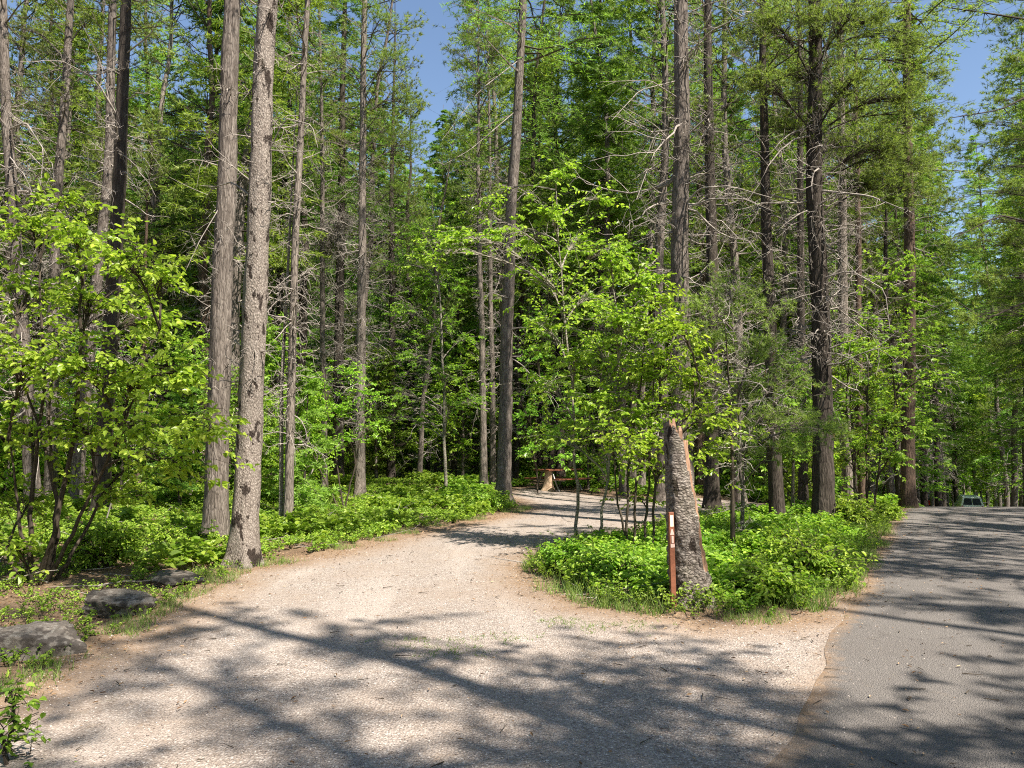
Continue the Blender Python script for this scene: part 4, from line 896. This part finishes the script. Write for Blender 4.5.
c = ramp(nt, gm.outputs['Random Per Island'], [(0, (.15, .12, .105)), (.5, (.30, .25, .22)), (.9, (.42, .37, .335)), (1, (.55, .51, .47))]); out_principled(nt, c, .9); M['pebble'] = m
stones('loose_gravel', 42000, (-6, 5, 3.2, 14), .003, .009, M['pebble'], 'loose pale stones lying on the gravel drive')
# needle and leaf litter
n = 34000; X = ru.uniform(-8, 12, n * 3); Y = ru.uniform(3.3, 20, n * 3); dd = np.maximum(drive_sd(X, Y), road_sd(X, Y))
pr = np.exp(-np.maximum(dd, 0) / .25) * .9 + .035; k = ru.random(len(X)) < pr; X, Y = X[k][:n], Y[k][:n]; n = len(X)
a = ru.uniform(0, 6.28, n); D = np.c_[np.cos(a), np.sin(a), ru.normal(.06, .12, n)]
m, nt, N, L = mat('dry_litter'); gm = N.new('ShaderNodeNewGeometry'); c = ramp(nt, gm.outputs['Random Per Island'], [(0, (.10, .055, .03)), (.5, (.30, .18, .095)), (1, (.46, .34, .22))]); out_principled(nt, c, .9); M['litter'] = m
o = MB().add(*leaves(np.stack([X, Y, terrain(X, Y) + .018], -1), D, np.array([0, 0, 1.]) + ru.normal(0, .3, (n, 3)), ru.uniform(.012, .045, n), .35, .1)).build('leaf_litter', M['litter']); tag(o, 'dry brown leaf and needle litter on the ground', 'litter', kind='stuff')
n = 420; X = ru.uniform(-4, 10, n * 4); Y = 3.2 + 14 * ru.random(n * 4) ** 1.5; dsd = np.maximum(drive_sd(X, Y), road_sd(X, Y)); k5 = (dsd > 0) & (ru.random(n * 4) < np.exp(-dsd / 1.2) + .12); X, Y = X[k5][:n], Y[k5][:n]; n = len(X)
P = curve_pts(np.c_[X, Y, terrain(X, Y) + .016], ru.uniform(0, 6.28, n), ru.normal(.02, .03, n), ru.uniform(.03, .13, n), ru.normal(0, .03, n), 4)
tag(MB().add(*tubes(P, ru.uniform(.002, .005, (n, 1)) * np.array([[1, .9, .7, .4]]), 3)).build('drive_twigs', M['stem']), 'small dark twigs scattered on the gravel and the asphalt', 'twigs', kind='stuff')
# countable low bushes
def low_bush(label, px, py, rpx, hpx, seed, m='leaf_low', size=.055, group=None):
    b = gpt(px, py); Y = b[1]; rng = np.random.default_rng(seed); rt = root('low_bush', b, label, 'bush', group)
    r = rpx * Y / F; h = hpx * Y / F; stems = []
    for k in range(9):
        a = rng.uniform(0, 6.28); e = np.array([math.cos(a) * r * .6, math.sin(a) * r * .6, h * rng.uniform(.6, 1)]); u = np.linspace(0, 1, 6)[:, None]
        Q = b + e * u * np.array([1, 1, 1]) + np.array([0, 0, .02]) * np.sin(u * 3); stems.append(Q)
    tbm = MB(); tbm.add(*tubes(np.array(stems) - b, np.linspace(.008, .003, 6)[None] * np.ones((9, 1)), 4)); tbm.build('stems', M['stem'], rt)
    cl = [(b + np.array([math.cos(a) * r * q, math.sin(a) * r * q, h * z]), r * .42, 16) for a, q, z in [(rng.uniform(0, 6.28), rng.uniform(0, .8), rng.uniform(.3, .85)) for _ in range(9)]]
    cluster_parts(rt, stems, cl, rng, 'leaf', m, size, 8, b, 'stem')
for q in [('rounded bright bush at the left tip of the planted island', 566, 575, 24, 26, 1), ('low bright bush left of the marker post', 620, 588, 30, 34, 2), ('leafy bush just right of the broken snag', 764, 602, 30, 36, 3), ('broad bright bush on the island beside the road', 815, 585, 40, 42, 4),
          ('green bush at the foot of the furrowed pine', 850, 527, 26, 28, 5), ('small bush by the drive in front of the tall two-toned trunk', 480, 512, 18, 18, 6), ('bush at the foot of the big leafy shrub, left of the boulders', 105, 570, 34, 46, 7),
          ('small bush between the thick brown trunk and the leafy shrub', 180, 556, 24, 26, 8), ('bush beside the foot of the slim mossy pine', 300, 528, 14, 16, 9), ('low bush by the road beyond the island', 888, 520, 12, 14, 10), ('green bush behind the snag on the island', 690, 560, 26, 30, 11), ('bush in the middle of the island between snag and furrowed pine', 778, 562, 28, 26, 12)]:
    low_bush(*q, group='low leafy bushes')

# ---------------------------------------------------------------- broken snag, marker post, rocks, stump
b = gpt(694, 606); rngs = np.random.default_rng(9)
rt = root('broken_snag', b, 'broken-off tree snag with scaly grey bark and a splintered top', 'tree stump')
Hs = at(676, 430, b[1])[2] - b[2]; topx_off = at(674, 424, b[1])[0] - b[0]; wpx = b[1] / F
S = 44; zs = np.linspace(-.08, Hs, 90); th = np.arange(S) * 2 * math.pi / S; V = np.zeros((len(zs), S, 3))
for a_, z in enumerate(zs):
    t = max(0, z) / Hs; r_ = wpx * (11 + 9.5 * (1 - t) ** 1.1 + 5 * math.exp(-t / .07)); cx = topx_off * (t ** .8) * 1.0
    for k, an in enumerate(th):
        d_ = .16 * noise.noise(Vector((math.cos(an) * 1.1, math.sin(an) * 1.1, z * 1.1 + 5))) + .10 * noise.noise(Vector((math.cos(an) * 2, math.sin(an) * 2, z * 2))) + .11 * noise.noise(Vector((math.cos(an) * 9, math.sin(an) * 9, z * 13))) + .07 * noise.noise(Vector((math.cos(an) * 16, math.sin(an) * 16, z * 24)))
        lob = .17 * math.exp(-t / .09) * math.sin(an * 5 + 1) + .10 * math.exp(-t / .2) * math.cos(an)
        zz = z
        if t > .94:   # splintered crown rim, highest on the left
            zz = z + (t - .94) / .06 * (.10 * noise.noise(Vector((math.cos(an) * 5, math.sin(an) * 5, 3))) - .11 * (math.cos(an) + .2))
        V[a_, k] = (cx + math.cos(an) * r_ * (1 + d_ + lob), math.sin(an) * r_ * (1 + d_ + lob), zz)
i, j = np.meshgrid(np.arange(len(zs) - 1), np.arange(S), indexing='ij'); j2 = (j + 1) % S
Fc = np.stack([i * S + j, i * S + j2, (i + 1) * S + j2, (i + 1) * S + j], -1).reshape(-1, 4)
# peeled strip on the right-front side gets bare wood
an = th[Fc[:, 0] % S]; zf = zs[Fc[:, 0] // S]
wob = np.array([.25 * noise.noise(Vector((0, 0, z * 3))) for z in zf]); ctr = 5.55 + .15 * (1 - zf / Hs)
strip = (np.abs(((an - ctr - wob + math.pi) % (2 * math.pi)) - math.pi) < .26 + .12 * np.sin(zf * 5)) & (zf > .35) & (zf < Hs * .95)
mb = MB(); mb.v.append(V.reshape(-1, 3).astype(np.float32)); mb.n = V.reshape(-1, 3).shape[0]; mb.f.append((Fc[~strip], 0)); mb.f.append((Fc[strip], 1))
mb.build('trunk', [M['stumpbark'], M['peeled']], rt, smooth=True)
mb = MB()      # inner torn wood
ctop = np.array([topx_off, 0, Hs])
for k in range(16):
    a_ = rngs.uniform(0, 6.28); rr_ = rngs.uniform(.0, .075); h_ = rngs.uniform(.0, .08) + (.09 if math.cos(a_) < -.2 else 0) - .04; w_ = rngs.uniform(.012, .03)
    p0 = ctop + [math.cos(a_) * rr_, math.sin(a_) * rr_, -.28]
    pts = np.array([[-w_, -w_ * .5, 0], [w_, -w_ * .5, 0], [w_, w_ * .5, 0], [-w_, w_ * .5, 0], [-w_ * .7, -w_ * .4, .26 + h_ * .6], [w_ * .7, -w_ * .4, .26 + h_ * .4], [w_ * .3, w_ * .4, .28 + h_], [-w_ * .5, w_ * .4, .28 + h_ * .9]]) + p0
    mb.add(pts, [[0, 3, 2, 1], [0, 1, 5, 4], [1, 2, 6, 5], [2, 3, 7, 6], [3, 0, 4, 7], [4, 5, 6, 7]])
mb.build('splinters', M['peeled'], rt)
b = gpt(671, 607); b[1] -= .12
rt = root('marker_post', b, 'thin red-brown marker post with pale stickers in front of the snag', 'post')
Hp = at(670, 512, b[1])[2] - b[2]; w_ = 5.4 * b[1] / F
lean = roty(-.02)
mb = MB(); box(mb, (0, 0, Hp / 2 - .05), (w_, .035, Hp + .1), m=0); po = mb.build('post', M['redwood'], rt)
bv = po.modifiers.new('bevel', 'BEVEL'); bv.width = .004; bv.segments = 2
mb = MB(); box(mb, (0, -.0195, Hp - .085), (w_ * .66, .003, .11)); mb.build('white_sticker', M['white'], rt)
mb = MB(); y_ = -.0205                      # small pointed emblem below
zt = Hp - .165; pr_ = np.array([[-.4 * w_, y_, zt - .055], [.4 * w_, y_, zt - .055], [.12 * w_, y_, zt], [-.12 * w_, y_, zt]])
mb.add(np.concatenate([pr_, pr_ + [0, .003, 0]]), [[0, 1, 2, 3], [7, 6, 5, 4], [0, 4, 5, 1], [1, 5, 6, 2], [2, 6, 7, 3], [3, 7, 4, 0]]); mb.build('emblem', M['pink'], rt)
mb = MB(); box(mb, (.05 * w_, y_, Hp - .265), (w_ * .42, .003, .07)); box(mb, (.03 * w_, y_ + .0005, Hp - .325), (w_ * .8, .003, .035)); mb.build('lower_sticker', M['pink'], rt)
rt.rotation_euler = (0, -.015, .25)
def rock(label, px0, px1, ybase, ytop, seed, depthf=.8):
    b = gpt((px0 + px1) / 2, ybase); w = (px1 - px0) / 2 * b[1] / F; h = at(px0, ytop, b[1] + w * .6)[2] * .85
    import bmesh
    bm = bmesh.new(); bmesh.ops.create_icosphere(bm, subdivisions=5, radius=1)
    rng = np.random.default_rng(seed); planes = [(Vector(norm(rng.normal(size=3) * [1, 1, .7])), rng.uniform(.62, .85)) for _ in range(15)] + [(Vector((0.05, -.1, 1)).normalized(), .6)]
    for v in bm.verts:
        c = v.co.copy()
        for nn, d in planes:
            q = c.dot(nn)
            if q > d: c -= nn * (q - d) * .985
        c *= 1 + .10 * noise.noise(c * 2.2 + Vector((seed, 0, 0))) + .05 * noise.noise(c * 6 + Vector((seed, 0, 0))) + .05 * noise.noise(c * 13) + .03 * noise.noise(c * 29)
        v.co = (c.x * w * 1.25, c.y * w * depthf * 1.2, c.z * h * 1.25 )
    for f in bm.faces: f.smooth = True
    me = bpy.data.meshes.new('boulder'); bm.to_mesh(me); bm.free(); me.materials.append(M['rock']); me.update()
    o = bpy.data.objects.new('boulder', me); COL.objects.link(o); o.location = (b[0], b[1] + w * depthf, b[2] + h * .08); o.rotation_euler = (0, 0, rng.uniform(-.4, .4)); tag(o, label, 'rock', 'boulders edging the drive')
rock('large grey boulder cut by the left frame edge beside the drive', -45, 52, 664, 622, 3)
rock('grey boulder in front of the leafy shrub, middle one of the three', 68, 140, 619, 588, 5)
rock('low flat boulder sunk in the soil, nearest to the blotched pine', 140, 192, 586, 571, 8)
# pale cut stump by the table
b = gpt(548, 491); rt = root('cut_stump', b, 'pale flared tree stump in front of the picnic table', 'tree stump'); zs = np.concatenate([[-.05, 0, .05, .12, .2], np.linspace(.3, .74, 8)]); r_ = .135 + .12 * np.exp(-np.maximum(zs, 0) / .2)
V, Fc = tubes(np.stack([0 * zs + zs * .03, 0 * zs, zs], -1)[None], r_[None], 18); V = V.reshape(len(zs), 18, 3); th18 = np.arange(18) * 2 * math.pi / 18
V[..., :2] *= (1 + .18 * np.exp(-np.maximum(zs, 0) / .15)[:, None] * np.sin(th18 * 4) + .05 * np.sin(th18 * 7))[..., None]
MB().add(V.reshape(-1, 3), Fc).build('stump_wood', M['wood'], rt, smooth=True)
MB().add(np.concatenate([V[-1], [V[-1].mean(0) + [0, 0, .01]]]), [[k, (k + 1) % 18, 18] for k in range(18)]).build('cut_face', M['wood'], rt)

# ---------------------------------------------------------------- picnic table
b = gpt(557, 488.5); b[1] = 27.9; b[2] = tz(b[0], b[1])
rt = root('picnic_table', b, 'red-brown wooden picnic table behind the pale stump', 'picnic table'); rt.rotation_euler = (0, 0, R(46))
Lt = 1.9
mb = MB()
for k in range(5): box(mb, (0, (k - 2) * .15, .75), (Lt, .142, .04))
mb.build('tabletop', M['redwood'], rt)
for s in (-1, 1):
    mb = MB()
    for k in range(2): box(mb, (0, s * (.62 + k * .14), .44), (Lt, .132, .04))
    mb.build('bench_seat', M['redwood'], rt)
for s in (-1, 1):
    fr = root('leg_frame', (s * .62, 0, 0), None, None); fr.parent = rt
    bpy.data.objects.remove(fr); mb = MB()
    for q in (-1, 1):
        P = np.array([[s * .62, q * .55, .02], [s * .62, q * .36, .40], [s * .62, q * .22, .70]]); mb.add(*tubes(P[None], np.full((1, 3), .028), 8))
    P = np.array([[s * .62, -.82, .40], [s * .62, 0, .40], [s * .62, .82, .40]]); mb.add(*tubes(P[None], np.full((1, 3), .025), 8))
    P = np.array([[s * .62, -.33, .71], [s * .62, 0, .71], [s * .62, .33, .71]]); mb.add(*tubes(P[None], np.full((1, 3), .025), 8)); mb.build('leg_frame', M['metal'], rt, smooth=True)
# ---------------------------------------------------------------- blue jug
b = gpt(765, 492); rt = root('water_jug', b, 'small blue container standing between trunks left of the pale-flanked trunk', 'container'); rt.scale = (1.4, 1.4, 1.4)
zs = np.array([0, .02, .22, .27, .30]); r_ = np.array([.11, .125, .125, .09, .045]); V, Fc = tubes(np.stack([0 * zs, 0 * zs, zs], -1)[None], r_[None], 20)
mb = MB().add(V, Fc); mb.add(np.concatenate([V[:20], [[0, 0, 0]]]), [[(k + 1) % 20, k, 20] for k in range(20)]); mb.build('body', M['blue'], rt, smooth=True)
zs = np.array([.295, .30, .335, .34]); r_ = np.array([.02, .05, .05, .001]); MB().add(*tubes(np.stack([0 * zs, 0 * zs, zs], -1)[None], r_[None], 16)).build('cap', M['bluecap'], rt, smooth=True)

# ---------------------------------------------------------------- vehicles beyond the dip
def vehicle(name, label, cat, x, y, rz, paint, L=4.8, W=1.9, H=1.9, hood=True):
    sl = (tz(x + .55, y + 1) - tz(x - .55, y - 1)) / 2.28
    rt = root(name, (x, y, tz(x, y) + .03), label, cat); rt.rotation_euler = (0, 0, rz)
    # side profile (Y forward, z), rear at -L/2
    pr = [(-L / 2, .45), (-L / 2 - .03, .9), (-L / 2 + .03, 1.05), (-L / 2 + .22, H - .12), (-L / 2 + .45, H), (L * .08, H), (L * .16, H - .08), (L * .30, 1.12), (L / 2 - .1, .98), (L / 2, .8), (L / 2, .45), (L * .36 + .2, .32), (-L * .3, .32)]
    def wd(z): return W / 2 * (1 - .20 * max(0, (z - 1.0) / (H - 1.0)) ** 1.1) if z > 1 else W / 2
    V = [[-wd(z), y_, z] for y_, z in pr] + [[wd(z), y_, z] for y_, z in pr]; n = len(pr)
    me = bpy.data.meshes.new('body'); faces = [list(range(n))[::-1], [k + n for k in range(n)]] + [[k, (k + 1) % n, (k + 1) % n + n, k + n] for k in range(n)]
    me.from_pydata(V, [], faces); me.materials.append(M[paint]); me.update(); o = bpy.data.objects.new('body', me); COL.objects.link(o); o.parent = rt
    bv = o.modifiers.new('bevel', 'BEVEL'); bv.width = .06; bv.segments = 3
    zr0, zr1 = 1.12, H - .2
    yr = lambda z: -L / 2 + .03 + (z - 1.05) / (H - .12 - 1.05) * .19 - .012
    for s in (-1, 1):
        x0, x1 = (.03, .30) ; 
        mb = MB(); q = np.array([[s * .025, yr(zr0), zr0], [s * (wd(zr0) - .14), yr(zr0), zr0], [s * (wd(zr1) - .16), yr(zr1), zr1], [s * .025, yr(zr1), zr1]])
        mb.add(np.concatenate([q, q + [0, .03, 0]]), [[0, 1, 2, 3], [7, 6, 5, 4], [0, 4, 5, 1], [1, 5, 6, 2], [2, 6, 7, 3], [3, 7, 4, 0]]); mb.build('rear_window', M['glass'], rt)
        for y0, y1 in ((-L / 2 + .55, -.75), (-.65, .35), (.42, 1.0)):
            q = np.array([[s * (wd(1.12) + .006), y0, 1.12], [s * (wd(1.12) + .006), y1, 1.12], [s * (wd(H - .22) + .006), min(y1, L * .14), H - .22], [s * (wd(H - .22) + .006), y0 + .04, H - .22]])
            mb = MB(); mb.add(np.concatenate([q, q - [s * .03, 0, 0]]), [[0, 1, 2, 3], [7, 6, 5, 4], [0, 4, 5, 1], [1, 5, 6, 2], [2, 6, 7, 3], [3, 7, 4, 0]]); mb.build('side_window', M['glass'], rt)
        mb = MB(); box(mb, (s * (W / 2 - .1), -L / 2 - .02, .92), (.14, .06, .28)); mb.build('tail_light', M['redlamp'], rt)
        for yw in (-L * .3, L * .33):
            th = np.linspace(-.1, .1, 4); P = np.array([[s * (W / 2 - .1) + t, yw, .33] for t in th])
            V_, F_ = tubes(P[None], np.array([[.30, .34, .34, .30]]), 24); w = MB().add(V_, F_).build('wheel', M['rubber'], rt, smooth=True)
            P = np.array([[s * (W / 2 - .1) + t, yw, .33] for t in (-.105, -.1, .1, .105)]); V_, F_ = tubes(P[None], np.array([[.01, .2, .2, .01]]), 20); MB().add(V_, F_).build('rim', M['metal'], w)
    mb = MB(); box(mb, (0, -L / 2 - .05, .55), (W * .94, .14, .2)); mb.build('bumper', M['dark_paint'], rt)
    mb = MB(); q = np.array([[-W / 2 * .72, L * .172, H - .13], [W / 2 * .72, L * .172, H - .13], [W / 2 * .88, L * .292, 1.17], [-W / 2 * .88, L * .292, 1.17]]); mb.add(q + [0, .02, .02], [[0, 1, 2, 3]]); mb.build('windscreen', M['glass'], rt)
    return rt
p = at(968.5, 508, 78); vehicle('parked_van', 'white van seen from behind, half hidden below the road crest', 'van', p[0], 78, R(-22), 'van_paint', H=1.95)
p = at(917, 500, 56); vehicle('parked_car', 'dark parked car half hidden behind the red-brown roadside trunk', 'car', p[0], 56, R(-29), 'dark_paint', L=4.4, W=1.8, H=1.65)

# ---------------------------------------------------------------- camera, light, world
cam = bpy.data.cameras.new('camera'); co = bpy.data.objects.new('camera', cam); COL.objects.link(co)
cam.lens = 36 * F / 1024; cam.sensor_width = 36; cam.clip_end = 3000; cam.clip_start = .05
co.location = (0, 0, EYE); co.rotation_euler = (R(90) + PITCH, 0, 0); sc.camera = co
S3 = Vector((SUN[0] * math.cos(SUN_EL), SUN[1] * math.cos(SUN_EL), math.sin(SUN_EL)))
sl = bpy.data.lights.new('sun', 'SUN'); sl.energy = 5.0; sl.angle = R(.5); sl.color = (1, .94, .85)
so = bpy.data.objects.new('sun', sl); COL.objects.link(so); so.rotation_euler = S3.to_track_quat('Z', 'Y').to_euler(); so.location = (0, 0, 30)
w = bpy.data.worlds.new('World'); sc.world = w; w.use_nodes = True; nt = w.node_tree
sky = nt.nodes.new('ShaderNodeTexSky'); sky.sky_type = 'NISHITA'; sky.sun_disc = False; sky.sun_elevation = SUN_EL; sky.sun_rotation = math.atan2(SUN[0], SUN[1]); sky.air_density = 1.0; sky.dust_density = .6; sky.ozone_density = 2.5
bgn = nt.nodes['Background']; bgn.inputs[1].default_value = .082; nt.links.new(sky.outputs[0], bgn.inputs[0])
sc.view_settings.view_transform = 'Standard'; sc.view_settings.look = 'None'; sc.view_settings.gamma = 1; sc.view_settings.exposure = 1.36
sc.view_settings.use_white_balance = True; sc.view_settings.white_balance_temperature = 6750
cy = sc.cycles; cy.use_denoising = False; cy.denoiser = 'OPENIMAGEDENOISE'; cy.max_bounces = 5; cy.diffuse_bounces = 3; cy.glossy_bounces = 2; cy.transmission_bounces = 3; cy.transparent_max_bounces = 4; cy.caustics_reflective = False; cy.caustics_refractive = False
cy.filter_width = 1.1
sc.render.use_persistent_data = False
